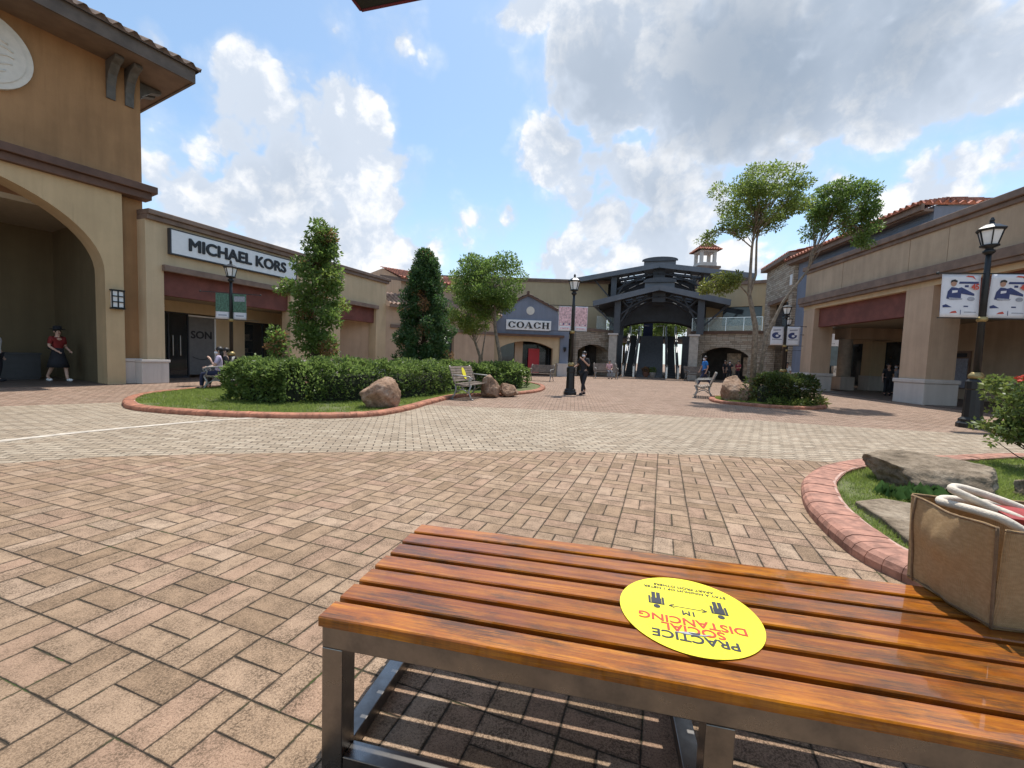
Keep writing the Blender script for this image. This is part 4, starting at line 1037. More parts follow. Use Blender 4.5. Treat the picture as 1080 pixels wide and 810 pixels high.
def terrace_right():
    r = facade('stone_terrace', (14.3, 33.7), 125.3, 'stone terrace wing with a low wide arch and glass rail right of the stairs')
    L = 4.66
    mb = MB(); mb.prism(arch_wall(0, L, 3.62, seg_pts(0.5, 3.8, 2.0, 0.6)), 0, 0.6); mb.build('wall', MAT['ledge_stone'], r)
    mb = MB(); mb.box(-0.3, L, -0.14, 2.7, 3.62, 3.82); mb.build('terrace_edge', MAT['brown_trim'], r)
    mb = MB()
    for k in range(4): mb.box(-0.2 + k * 1.2, .94 + k * 1.2, -0.05, -0.03, 3.85, 4.75)
    g = mb.build('glass_panel', MAT['glass_clear'], r)
    mb = MB()
    for k in range(5): mb.box(-0.24 + k * 1.2, -0.19 + k * 1.2, -0.06, -0.02, 3.82, 4.8)
    mb.box(-0.24, 4.6, -0.065, -0.015, 4.8, 4.85); mb.build('rail', MAT['silver'], g)
    mb = MB(); mb.box(0.3, 1.5, 2.2, 2.6, 3.82, 7.6); mb.box(1.5, 4.3, 2.2, 2.6, 5.9, 7.6); mb.box(4.3, 6, 2.2, 2.6, 3.82, 7.6); mb.box(1.5, 4.3, 2.2, 2.6, 3.82, 4.4); mb.build('upper_wall', MAT['beige_back'], r)
    mb = MB(); mb.box(0.2, 6, 2.05, 2.7, 7.6, 7.85); mb.build('parapet_cap', MAT['brown_cap'], r)
    mb = MB(); mb.box(1.5, 4.3, 2.45, 2.5, 4.4, 5.9); mb.build('window', MAT['glass_dark'], r)
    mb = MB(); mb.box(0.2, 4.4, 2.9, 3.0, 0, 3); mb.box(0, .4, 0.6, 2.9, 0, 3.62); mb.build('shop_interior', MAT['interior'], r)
    mb = MB(); mb.box(2.0, 3.0, 2.7, 2.8, 0.3, 2.2); mb.box(3.2, 3.9, 2.7, 2.8, 0.4, 1.9); mb.build('pale_goods', MAT['shelf'], r)  # pale boxes in the plain shelf colour
    return r
terrace_right()
def back_block():
    o = AT(515, 397, 41); e = AT(637, 397, 41)
    r = empty('rear_block', (o.x, 41, 0), 0, 'tall plain beige block behind the blue gabled shop', 'building')
    w = e.x - o.x
    mb = MB(); mb.box(-6, w, 0, 8, 3.0, 8.55); mb.build('wall', MAT['beige_back'], r)
    mb = MB(); mb.box(-6.1, w + 0.1, -0.1, 8, 8.55, 8.7); mb.box(-6.2, w + 0.15, -0.18, 8, 8.7, 8.85); mb.build('parapet_cap', MAT['brown_cap'], r)
    return r
back_block()
def cupola():
    c = AT(742, 300, 42)
    r = empty('cupola_tower', (c.x, 42, 0), 0, 'square cream tower with an open lantern and tiled pyramid cap', 'tower'); r.scale = (.8, .8, 1)
    mb = MB(); mb.box(-1.2, 1.2, -1.2, 1.2, 3.9, 10.4); mb.build('shaft', MAT['tan_col'], r)
    mb = MB(); mb.box(-1.35, 1.35, -1.35, 1.35, 10.4, 10.62); mb.build('cornice', MAT['brown_cap'], r)
    mb = MB()
    for x in (-0.78, 0.78):
        for y in (-0.78, 0.78): mb.box(x - .17, x + .17, y - .17, y + .17, 11.0, 12.0)
    mb.box(-1.0, 1.0, -1.0, 1.0, 10.62, 11.0); mb.box(-1.0, 1.0, -1.0, 1.0, 12.0, 12.15); mb.build('lantern_stage', MAT['plinth'], r)
    mb = MB(); e = 1.4; tip = (0, 0, 13.2)
    for a, b in (((-e, -e), (e, -e)), ((e, -e), (e, e)), ((e, e), (-e, e)), ((-e, e), (-e, -e))):
        tile_roof(mb, (*a, 12.2), (*b, 12.2), (b[0] * .03, b[1] * .03, 13.1), (a[0] * .03, a[1] * .03, 13.1), 0.3, 0.4)
    mb.ball((0, 0, 13.15), 0.12); mb.build('tiled_roof', MAT['roof_tile'], r, fix=False)
    return r
cupola()

# ------------------------------------------------------------------ H. stairs, escalators and the two steel canopies
AX = R(18.3)
def axis_pt(px, D):                       # a point of the stair axis frame: bearing px, distance D along the axis
    a = D * math.tan(math.atan((px - 540) / FPX) - AX)
    return Vector((D * math.sin(AX) + a * math.cos(AX), D * math.cos(AX) - a * math.sin(AX), 0)), a
def stairs():
    (p0, a0), (p1, a1) = axis_pt(670.5, 37.2), axis_pt(698.5, 37.2); c = (p0 + p1) / 2
    r = empty('staircase', c, -AX, 'wide dark grey staircase climbing between the two escalators', 'staircase')
    w = (a1 - a0) / 2
    mb = MB(); n = 24
    for k in range(n): mb.box(-w, w, k * 0.3, n * 0.3, k * 0.16, (k + 1) * 0.16)
    mb.build('flight', MAT['stair_grey'], r)
    mb = MB(); mb.box(-8, 9, n * 0.3, n * 0.3 + 12, 3.6, 3.84); mb.box(-6.5, -2.45, 2.2, 2.4, 0, 3.6); mb.box(2.55, 6.5, 2.2, 2.4, 0, 3.6); mb.build('landing', MAT['stair_grey'], r)
    for sx in (-1, 1):
        mb = MB(); mb.box(sx * w - 0.04, sx * w + 0.04, 7.2, 7.24, 3.84, 4.9); mb.bar((sx * w * .28, 7.22, 4.85), (sx * w, 7.22, 4.85), 0.04, 0.04); mb.build('rail', MAT['silver'], r)
    return r
stairs()
def escalator(px0, px1, label):
    (p0, a0), (p1, a1) = axis_pt(px0, 36.9), axis_pt(px1, 36.9)
    r = empty('escalator', (p0 + p1) / 2, -AX, label, 'escalator', 'escalators beside the stairs')
    w = (a1 - a0) / 2; run, rise = 7.6, 3.84
    mb = MB(); n = 22
    for k in range(n): mb.box(-w + .14, w - .14, k * run / n, run, k * rise / n, (k + 1) * rise / n)
    mb.build('steps', MAT['esc_black'], r)
    for sx in (-1, 1):
        mb = MB(); q = [(-0.9, 0.0), (0.2, 0.0), (run, rise - 0.2), (run + 0.8, rise - 0.2), (run + 0.8, rise + 0.95), (run, rise + 0.95), (0.1, 1.0), (-0.9, 1.0)]
        xa, xb = sx * w - 0.07, sx * w + 0.07
        vs = [(xa, p[0], p[1]) for p in q] + [(xb, p[0], p[1]) for p in q]; m = len(q)
        mb.add(vs, [list(range(m)), list(range(2 * m - 1, m - 1, -1))] + [(i, i + m, (i + 1) % m + m, (i + 1) % m) for i in range(m)])
        b = mb.build('balustrade', MAT['silver'], r)
        mb = MB(); mb.tube([(sx * w, -0.95, 0.9), (sx * w, -0.95, 1.02), (sx * w, 0.1, 1.06), (sx * w, run, rise + 1.0), (sx * w, run + .8, rise + 1.0)], 0.05, 8); mb.build('handrail', MAT['esc_black'], b)
    return r
escalator(657, 668, 'narrow black escalator with silver sides left of the grey stairs')
escalator(702, 714, 'narrow black escalator with silver sides right of the grey stairs')

def canopy(pxc, Y0, depth, half, z_e, z_r, cap_w, label, cols, colbase, gaps, arch_lo, arch_hi):
    c, _a = axis_pt(pxc, Y0)
    r = empty('steel_canopy', c, -AX, label, 'canopy', 'steel canopies over the stairs')
    sl = (z_r - z_e) / half
    mb = MB()
    xs = [0.0, gaps[0], gaps[1], half]; ys = [0, depth * .22, depth * .38, depth * .48, depth * .64, depth * .76, depth]
    for sx in (-1, 1):
        for i in range(3):
            for j in range(6):
                if i == 1 and j in (1, 3): continue
                a, b = xs[i], xs[i + 1]
                mb.prism([(sx * a, z_r - sl * a), (sx * b, z_r - sl * b), (sx * b, z_r - sl * b - .2), (sx * a, z_r - sl * a - .2)], ys[j], ys[j + 1])
    mb.build('roof_sheet', MAT['steel_grey'], r)
    mb = MB()
    for sx in (-1, 1):
        mb.bar((0, -0.1, z_r - .06), (sx * (half + .1), -0.1, z_e - .06), 0.2, 0.42)
        mb.bar((sx * half, 0, z_e - .08), (sx * half, depth, z_e - .08), 0.3, 0.34)
    mb.build('fascia_beam', MAT['roof_metal'], r)
    mb = MB(); mb.prism([(-cap_w, z_r - .1), (cap_w, z_r - .1), (cap_w, z_r + .42)] + [(cap_w * math.cos(t), z_r + .42 + .28 * math.sin(t)) for t in np.linspace(0.1, math.pi - 0.1, 10)] + [(-cap_w, z_r + .42)], 0.5, depth - .5)
    mb.build('ridge_vent', MAT['roof_metal'], r)
    mb = MB(); mb.prism([(-cap_w * 1.12, z_r + .42)] + [(cap_w * 1.12 * math.cos(t), z_r + .5 + .30 * math.sin(t)) for t in np.linspace(math.pi, 0, 12)] + [(cap_w * 1.12, z_r + .42)], 0.35, 0.5); mb.build('vent_hood', MAT['steel_grey'], r)
    # trusses: lower chord, arched brace and webs
    mb = MB()
    for y in (0.5, depth * .5):
        for sx in (-1, 1):
            pts = [(sx * cols * (1 - t), y, z_e - 1.05 + (z_r - z_e + .35) * math.sin(t * math.pi / 2)) for t in np.linspace(0, 1, 9)]
            mb.tube(pts, 0.09, 6)
            for t in (0.3, 0.55, 0.8):
                x = sx * cols * (1 - t); zl = z_e - 1.05 + (z_r - z_e + .35) * math.sin(t * math.pi / 2)
                mb.bar((x, y, zl), (x + sx * 0.7, y, z_r - sl * abs(x + sx * .7) - .2), 0.09, 0.09)
            mb.bar((sx * cols, y, z_e - 2.0), (sx * (cols + 1.8), y, z_r - sl * (cols + 1.8) - .2), 0.12, 0.12)
            mb.bar((sx * cols, y, z_e - 2.0), (sx * (cols - 1.4), y, z_r - sl * (cols - 1.4) - .2), 0.12, 0.12)
        mb.box(-.5, .5, y - .05, y + .05, z_r - 1.1, z_r - .25)
    mb.build('truss', MAT['steel_dark'], r)
    for yy in (depth * .68, depth - .1):                             # added arched plates, dark backdrops for the shaded canopy inside
        mb = MB(); n = 14
        low = [(cols * 1.02 * math.cos(math.pi * k / n), arch_lo + (arch_hi - arch_lo) * math.sin(math.pi * k / n)) for k in range(n + 1)]
        mb.prism(low + [(-half + .3, z_e - .35), (-half + .3, z_e - .15), (0, z_r - .25), (half - .3, z_e - .15), (half - .3, z_e - .35)], yy, yy + .1); mb.build('dark_arch_plate', MAT['steel_dark'], r)
    for sx in (-1, 1):
        for y in (0.5, depth - .4):
            mb = MB()
            zt = z_r - sl * cols - .15
            mb.box(sx * cols - .24, sx * cols + .24, y - .2, y + .2, colbase, zt)
            mb.build('column', MAT['steel_grey'], r)
    return r
canopy(689, 40.0, 7.5, 7.45, 8.7, 9.85, 1.35, 'upper steel canopy, wider and higher, with a long ridge vent', 3.9, 3.84, (1.2, 3.6), 6.6, 7.4)
canopy(690, 35.0, 5.2, 4.9, 5.9, 7.1, 1.1, 'lower steel canopy reaching forward over the foot of the stairs', 3.1, 3.5, (0.9, 2.6), 3.9, 4.75)
for px, lab in ((644.5, 'pale stone block pillar under the canopy left of the escalators'), (729, 'pale stone block pillar under the canopy right of the escalators')):
    c, _a = axis_pt(px, 35.5)
    r = empty('stone_pillar', c, -AX, lab, 'pillar', 'pillars carrying the canopy')
    mb = MB()
    for k in range(8): mb.box(-.31, .31, -.31, .31, k * .42 + .005, (k + 1) * .42 - .005)
    mb.box(-.295, .295, -.295, .295, 0, 3.36); mb.build('shaft', MAT['pillar_stone'], r)
    mb = MB(); mb.box(-.4, .4, -.4, .4, 3.36, 3.5); mb.build('cap', MAT['plinth'], r)
c, _a = axis_pt(680.5, 44.8)
mb = MB(); mb.box(-.45, .45, -.1, .1, 0, 1.75); mb.box(-.5, .5, -.13, .13, 1.75, 1.85); mb.box(-.35, .35, -.2, .2, -.0, .06)
tag(mb.build('information_totem', MAT['cloth_navy'], loc=(c.x, c.y, 3.84)), 'dark navy standing panel at the head of the stairs', 'panel')
# shop across the side street, seen through the arcade passage
r = empty('far_shop_building', (22, 39, 0), 0, 'pale shop with a glazed front seen through the arcade passage', 'building')
mb = MB(); mb.box(0, 14, 0, 0.4, 3.3, 5.5); mb.box(0, 4.5, 0, .4, 0, 3.3); mb.box(9.5, 14, 0, .4, 0, 3.3); mb.build('wall', MAT['plinth'], r)
mb = MB(); mb.box(4.5, 9.5, 0.1, 0.15, 0, 3.3); mb.build('window', MAT['glass_dark'], r)
mb = MB(); mb.box(0, 14, -.1, .5, 5.5, 8.0); mb.build('upper_glazing', MAT['glass_clear'], r)
mb = MB()
for k in range(4): mb.box(4.8 + k * 1.2, 5.6 + k * 1.2, -.35, -.05, .3, 1.5)
mb.build('display_goods', MAT['shelf'], r)
# ------------------------------------------------------------------ foreground slatted bench
BZ = 0.50; BK = (EYE - BZ) / (EYE - 0.45)      # seat height and the bench's size that goes with it
BX, BY, BR = -0.581 * BK, 1.278 * BK, R(-12.2)
def bench_front():
    r = empty('slatted_bench', (BX, BY, 0.008), BR, 'wide backless bench of varnished orange brown slats on a brushed steel frame', 'bench')
    r.scale = (BK, BK, BK)
    L = 2.5; zt = (BZ - 0.008) / BK
    for k in range(7):
        y0 = k * 0.1134
        mb = MB(); x0 = random.uniform(-.003, .003); n = 26
        # long board, very slightly bowed, with eased edges
        vs = []; dz = random.uniform(-.0008, .0008); bow = random.uniform(-.0012, .0012)
        prof = [(0, -.032), (0, -.004), (.004, 0), (.0855, 0), (.0895, -.004), (.0895, -.032)]
        for i in range(n + 1):
            x = x0 + L * i / n
            for p in prof: vs.append((x, p[0] + bow * math.sin(i * .5), zt - 0.0 + p[1] + dz + bow * math.sin(i * 0.33)))
        m = len(prof); fs = [(i * m + j, i * m + (j + 1) % m, (i + 1) * m + (j + 1) % m, (i + 1) * m + j) for i in range(n) for j in range(m)]
        fs += [list(range(m)), [n * m + j for j in range(m)]]
        mb.add(vs, fs)
        o = mb.build('slat', MAT['wood'], r); o.location = (0, y0, 0)
        # object-space grain differs per slat through Object Info random
    W = 0.77; a, z0 = 0.072, zt - 0.034
    def leg(x, y): 
        mb = MB(); mb.box(x, x + a, y, y + a, 0.0, z0 - a - .001); mb.build('leg', MAT['steel'], r, bevel=0.003)
    for x in (0.004, 1.14, L - a - .004):
        for y in (0.012, W - a - 0.012): leg(x, y)
    for y in (0.012, W - a - 0.012):
        mb = MB(); mb.box(0.004, L - .004, y, y + a, z0 - a, z0); mb.build('long_rail', MAT['steel'], r, bevel=0.003)
    for x in (0.004, 1.14, L - a - .004):
        mb = MB(); mb.box(x, x + a, 0.0845, W - a - 0.0125, z0 - a, z0 - .002)
        mb.build('cross_rail', MAT['steel'], r, bevel=0.003)
        mb = MB(); mb.box(x + .004, x + a - .004, 0.0845, W - a - 0.0125, 0.005, 0.06); mb.build('cross_foot', MAT['steel'], r, bevel=0.003)
    for x0, x1 in ((0.0765, 1.1395), (1.2125, L - a - .0045)):
        mb = MB(); mb.box(x0, x1, 0.016, 0.08, 0.003, 0.06); mb.build('foot_rail', MAT['steel'], r, bevel=0.003)
    mb = MB()
    for x in (0.04, 1.176, L - .04):
        for k in range(7): mb.lathe([(0.006, 0), (0.006, .0012), (0.003, .0016)], (x, k * .1134 + .045, zt + .0002), 8)
    return r
BENCH = bench_front()
def on_bench(x, y, z=0.0):
    c, s = math.cos(BR), math.sin(BR)
    x *= BK; y *= BK
    return Vector((BX + c * x - s * y, BY + s * x + c * y, z))
# round yellow notice stuck on the slats, reading from the far side
st = empty('round_sticker', on_bench(1.15, 0.335, BZ + 0.0024), BR + math.pi - R(3), 'round yellow distancing sticker across the slats of the near bench', 'sticker'); st.scale = (BK, BK, BK)
n = 64; mb = MB(); mb.slab([(0.222 * math.cos(2 * math.pi * k / n), 0.222 * math.sin(2 * math.pi * k / n)) for k in range(n)], 0, 0.0008); mb.build('vinyl_disc', MAT['yellow_vinyl'], st)
Z = 0.0016
text_mesh('PRACTICE', 0.052, .0004, MAT['sticker_black'], 'lettering', st, (0, 0.142, Z), (0, 0, 0), 0.0011, 1.05)
text_mesh('SOCIAL', 0.052, .0004, MAT['sticker_red'], 'lettering', st, (0, 0.100, Z), (0, 0, 0), 0.0011, 1.05)
text_mesh('DISTANCING', 0.052, .0004, MAT['sticker_red'], 'lettering', st, (0, 0.058, Z), (0, 0, 0), 0.0011, 1.05)
text_mesh('1M', 0.036, .0004, MAT['sticker_black'], 'lettering', st, (0, 0.008, Z), (0, 0, 0), 0.0009)
text_mesh('STAY A MINIMUM OF 1 METER', 0.0205, .0004, MAT['sticker_black'], 'lettering', st, (0, -0.130, Z), (0, 0, 0), 0.0004)
text_mesh('APART FROM OTHERS', 0.0205, .0004, MAT['sticker_black'], 'lettering', st, (0, -0.153, Z), (0, 0, 0), 0.0004)
def picto(x):
    mb = MB(); y = -0.092
    def bx(x0, x1, y0, y1): mb.box(x + x0, x + x1, y + y0, y + y1, 0.0010, 0.0019)
    bx(-.017, .017, .038, .072); bx(-.0145, -.0015, 0, .038); bx(.0015, .0145, 0, .038); bx(-.026, -.0185, .028, .07); bx(.0185, .026, .028, .07); bx(-.026, .026, .0705, .0745)
    mb.slab([(x + .011 * math.cos(2 * math.pi * k / 16), y + .089 + .011 * math.sin(2 * math.pi * k / 16)) for k in range(16)], .001, .0019)
    mb.build('standing_figure', MAT['sticker_black'], st)
picto(-0.1); picto(0.1)
mb = MB(); mb.box(-.058, .058, -.0225, -.0195, .001, .0018)
for s in (-1, 1):
    for q in (-1, 1): mb.bar((s * .06, -.021, .0014), (s * .042, -.021 + q * .012, .0014), .003, .0008)
mb.build('arrow', MAT['sticker_black'], st)
mb = MB(); mb.slab([(-.055, .108), (-.02, .118), (.0, .112), (.03, .118), (.06, .126), (.02, .128), (-.01, .124), (-.03, .122)], .0022, .0027); mb.build('torn_scuff', MAT['banner_grey'], st)
mb = MB(); mb.slab([(-.02, .112), (.0, .117), (.016, .118), (.004, .124), (-.016, .121)], .0028, .0032); mb.build('torn_scuff', MAT['sticker_black'], st)

# ------------------------------------------------------------------ jute bag on the bench
def jute_bag():
    N = Vector((1.585 * BK, 1.33 * BK)); F = Vector((1.615 * BK, 1.655 * BK)); d = Vector((math.cos(R(-7)), math.sin(R(-7)))) * 0.50 * BK
    r = empty('jute_bag', (N.x, N.y, BZ + .0015), 0, 'brown jute shopping bag with cotton rope handles on the near bench', 'bag')
    c0 = [Vector((0, 0)), F - N, F - N + d, d]                   # near-left, far-left, far-right, near-right
    H = 0.318
    def wallpt(a, b, s, t, k):
        p = a.lerp(b, s); nrm = Vector(((b - a).y, -(b - a).x)).normalized()
        if nrm.dot((c0[0] + c0[2]) / 2 - p) > 0: nrm = -nrm
        out = 0.012 + 0.024 * math.sin(math.pi * s) * math.sin(math.pi * min(1, t * .9)) + (0.022 * mnoise.noise(Vector((s * 2.6 + k * 7, t * 2.4, 1.3))) + 0.007 * mnoise.noise(Vector((s * 9 + k * 7, t * 5 + s * 4, 3.3)))) * math.sin(math.pi * s) ** .6
        lean = 0.012 * t
        top = H - 0.007 * math.sin(math.pi * s) + .003 * math.sin(s * 9 + k)
        q = p + nrm * (out - .012 + lean)
        return (q.x, q.y, t * top)
    mb = MB(); mb.smooth = True; nS, nT = 22, 18
    for k in range(4):
        a, b = c0[k], c0[(k + 1) % 4]; vs = []
        for j in range(nT + 1):
            for i in range(nS + 1): vs.append(wallpt(a, b, i / nS, j / nT, k))
        w = nS + 1
        mb.add(vs, [(j * w + i, j * w + i + 1, (j + 1) * w + i + 1, (j + 1) * w + i) for j in range(nT) for i in range(nS)])
    mb.add([(c.x, c.y, 0.004) for c in c0], [(0, 1, 2, 3)])
    o = mb.build('bag_body', MAT['jute'], r)
    so = o.modifiers.new('s', 'SOLIDIFY'); so.thickness = 0.004; so.offset = 0; bake(o)
    mb = MB()
    for k in range(4):                                           # piped corner and base seams, turned top hem
        a, b = c0[k], c0[(k + 1) % 4]
        if k in (0, 3):
            mb.tube([Vector(wallpt(a, b, 0.0, t, k)) for t in np.linspace(0, 1, 10)], 0.0045, 6)
        mb.tube([Vector(wallpt(a, b, s, 0.03, k)) for s in np.linspace(0, 1, 14)], 0.0045, 6)
        mb.tube([Vector(wallpt(a, b, s, 0.985, k)) for s in np.linspace(0, 1, 16)], 0.0045, 6)
    mb.tube([Vector(wallpt(c0[0], c0[1], .93, t, 0)) + Vector((-.004, 0, 0)) for t in np.linspace(0, 1, 10)], 0.004, 6)
    mb.build('piped_seam', MAT['jute_dark'], r)
    def handle(pts):
        q = []
        P = [Vector(p) for p in pts]
        for i in range(len(P) - 1):
            p0, p1, p2, p3 = P[max(0, i - 1)], P[i], P[i + 1], P[min(len(P) - 1, i + 2)]
            for s in np.linspace(0, 1, 8)[:-1]:
                q.append(0.5 * ((2 * p1) + (p2 - p0) * s + (2 * p0 - 5 * p1 + 4 * p2 - p3) * s * s + (3 * p1 - p0 - 3 * p2 + p3) * s ** 3))
        q.append(P[-1]); mb = MB(); mb.tube(q, 0.0135, 10); o = mb.build('rope_handle', MAT['cotton'], r)
    def loc(px, py, Y):
        p = AT(px, py, Y * BK); return (p.x - N.x, p.y - N.y, p.z - BZ - .0015)
    handle([loc(1096, 566, 1.42), loc(1078, 549, 1.44), loc(1045, 535, 1.50), loc(1014, 521, 1.54), loc(1004, 515.5, 1.57), loc(1012, 514, 1.60), loc(1045, 524, 1.56), loc(1085, 540, 1.52), loc(1105, 556, 1.5)])
    handle([loc(1082, 562, 1.37), loc(1058, 548, 1.40), loc(1034, 540, 1.46), loc(1008, 533, 1.54), loc(992, 529, 1.60), loc(1000, 526, 1.64), loc(1050, 532, 1.64), loc(1085, 540, 1.64)])
    return r
jute_bag()
p = AT(1078, 547, 1.46 * BK)
mb = MB(); mb.box(-.085, .085, -.055, .055, -.016, .016); mb.box(-.08, .08, -.058, -.055, -.003, .003)
o = mb.build('wallet', MAT['red_leather'], bevel=0.012, loc=(p.x + .02, p.y, p.z - .002), seg=3); o.rotation_euler = (R(8), R(4), R(-14)); tag(o, 'dark red leather wallet lying in the top of the jute bag', 'wallet')

# ------------------------------------------------------------------ parasol standing behind the viewer, one tip reaching into the sky
def parasol():
    tip = AT(381, 9, 1.15); ph = R(120); rad = 1.9
    c = Vector((tip.x - rad * math.cos(ph), tip.y - rad * math.sin(ph))); z0 = tip.z
    r = empty('parasol', (c.x, c.y, 0.008), ph, 'dark square parasol with a red edge, only one corner showing at the top edge', 'parasol')
    z0 -= .008
    mb = MB(); n = 4; vs = [(0, 0, z0 + .5)] + [(rad * math.cos(2 * math.pi * k / n), rad * math.sin(2 * math.pi * k / n), z0) for k in range(n)]
    mb.add(vs, [(0, 1 + k, 1 + (k + 1) % n) for k in range(n)]); o = mb.build('canopy', MAT['canvas_dark'], r)
    so = o.modifiers.new('s', 'SOLIDIFY'); so.thickness = 0.006; bake(o)
    mb = MB()
    for k in range(n): mb.bar(vs[1 + k], vs[1 + (k + 1) % n], 0.008, 0.012)
    mb.build('red_edging', MAT['canvas_red'], r)
    mb = MB(); mb.tube([(0, 0, 0.05), (0, 0, z0 + .53)], 0.02, 10); mb.build('pole', MAT['black_iron'], r)
    mb = MB(); mb.lathe([(0.28, 0), (0.28, .05), (.05, .09), (.04, .3)], n=20); mb.build('base', MAT['concrete'], r)
    for k in range(n):
        mb = MB(); mb.bar((0, 0, z0 + .48), (vs[1 + k][0] * .97, vs[1 + k][1] * .97, vs[1 + k][2] - .005), 0.008, 0.012); mb.build('rib', MAT['black_iron'], r)
parasol()

# ------------------------------------------------------------------ street lamps and their banners
def lamp_proto():
    r = empty('street_lamp', (0, 0, 0), 0)
    mb = MB(); mb.lathe([(.27, 0), (.27, .1), (.235, .14), (.235, .2), (.18, .25), (.16, .9), (.175, .93), (.175, 1.1), (.12, 1.16)], n=12, smooth=False); mb.build('base', MAT['black_iron'], r)
    mb = MB(); mb.lathe([(.115, 1.16), (.14, 1.19), (.14, 1.25), (.10, 1.30), (.08, 1.32)], n=14); mb.build('collar', MAT['brass'], r)
    mb = MB(); mb.lathe([(.07, 2.5), (.10, 2.53), (.10, 2.59), (.07, 2.62)], n=14); mb.build('collar', MAT['brass'], r)
    mb = MB(); mb.tube([(0, 0, 1.3), (0, 0, 3.5), (0, 0, 4.1)], [.072, .06, .05], 12); mb.lathe([(.06, 4.05), (.11, 4.1), (.11, 4.14), (.07, 4.17), (.07, 4.2), (.17, 4.24), (.17, 4.27)], n=12); mb.build('post', MAT['black_iron'], r)
    mb = MB(); mb.lathe([(.13, 4.27), (.215, 4.6)], n=6, smooth=False); ln = mb.build('lantern', MAT['lantern'], r)
    mb = MB()
    for k in range(6):
        t = math.pi / 3 * k; mb.bar((.135 * math.cos(t), .135 * math.sin(t), 4.26), (.222 * math.cos(t), .222 * math.sin(t), 4.6), .022, .022)
    mb.lathe([(.25, 4.585), (.27, 4.63), (.2, 4.68), (.12, 4.73), (.06, 4.74), (.04, 4.8), (.05, 4.83), (.02, 4.9)], n=6, smooth=False); mb.build('cap', MAT['black_iron'], ln)
    mb = MB()
    mb.bar((-1.0, 0, 3.62), (1.0, 0, 3.62), .025, .025); mb.bar((-.95, 0, 2.58), (.95, 0, 2.58), .02, .02)
    for s in (-1, 1): mb.ball((s * 1.02, 0, 3.62), .035, 8)
    mb.build('banner_arm', MAT['black_iron'], r)
    return r
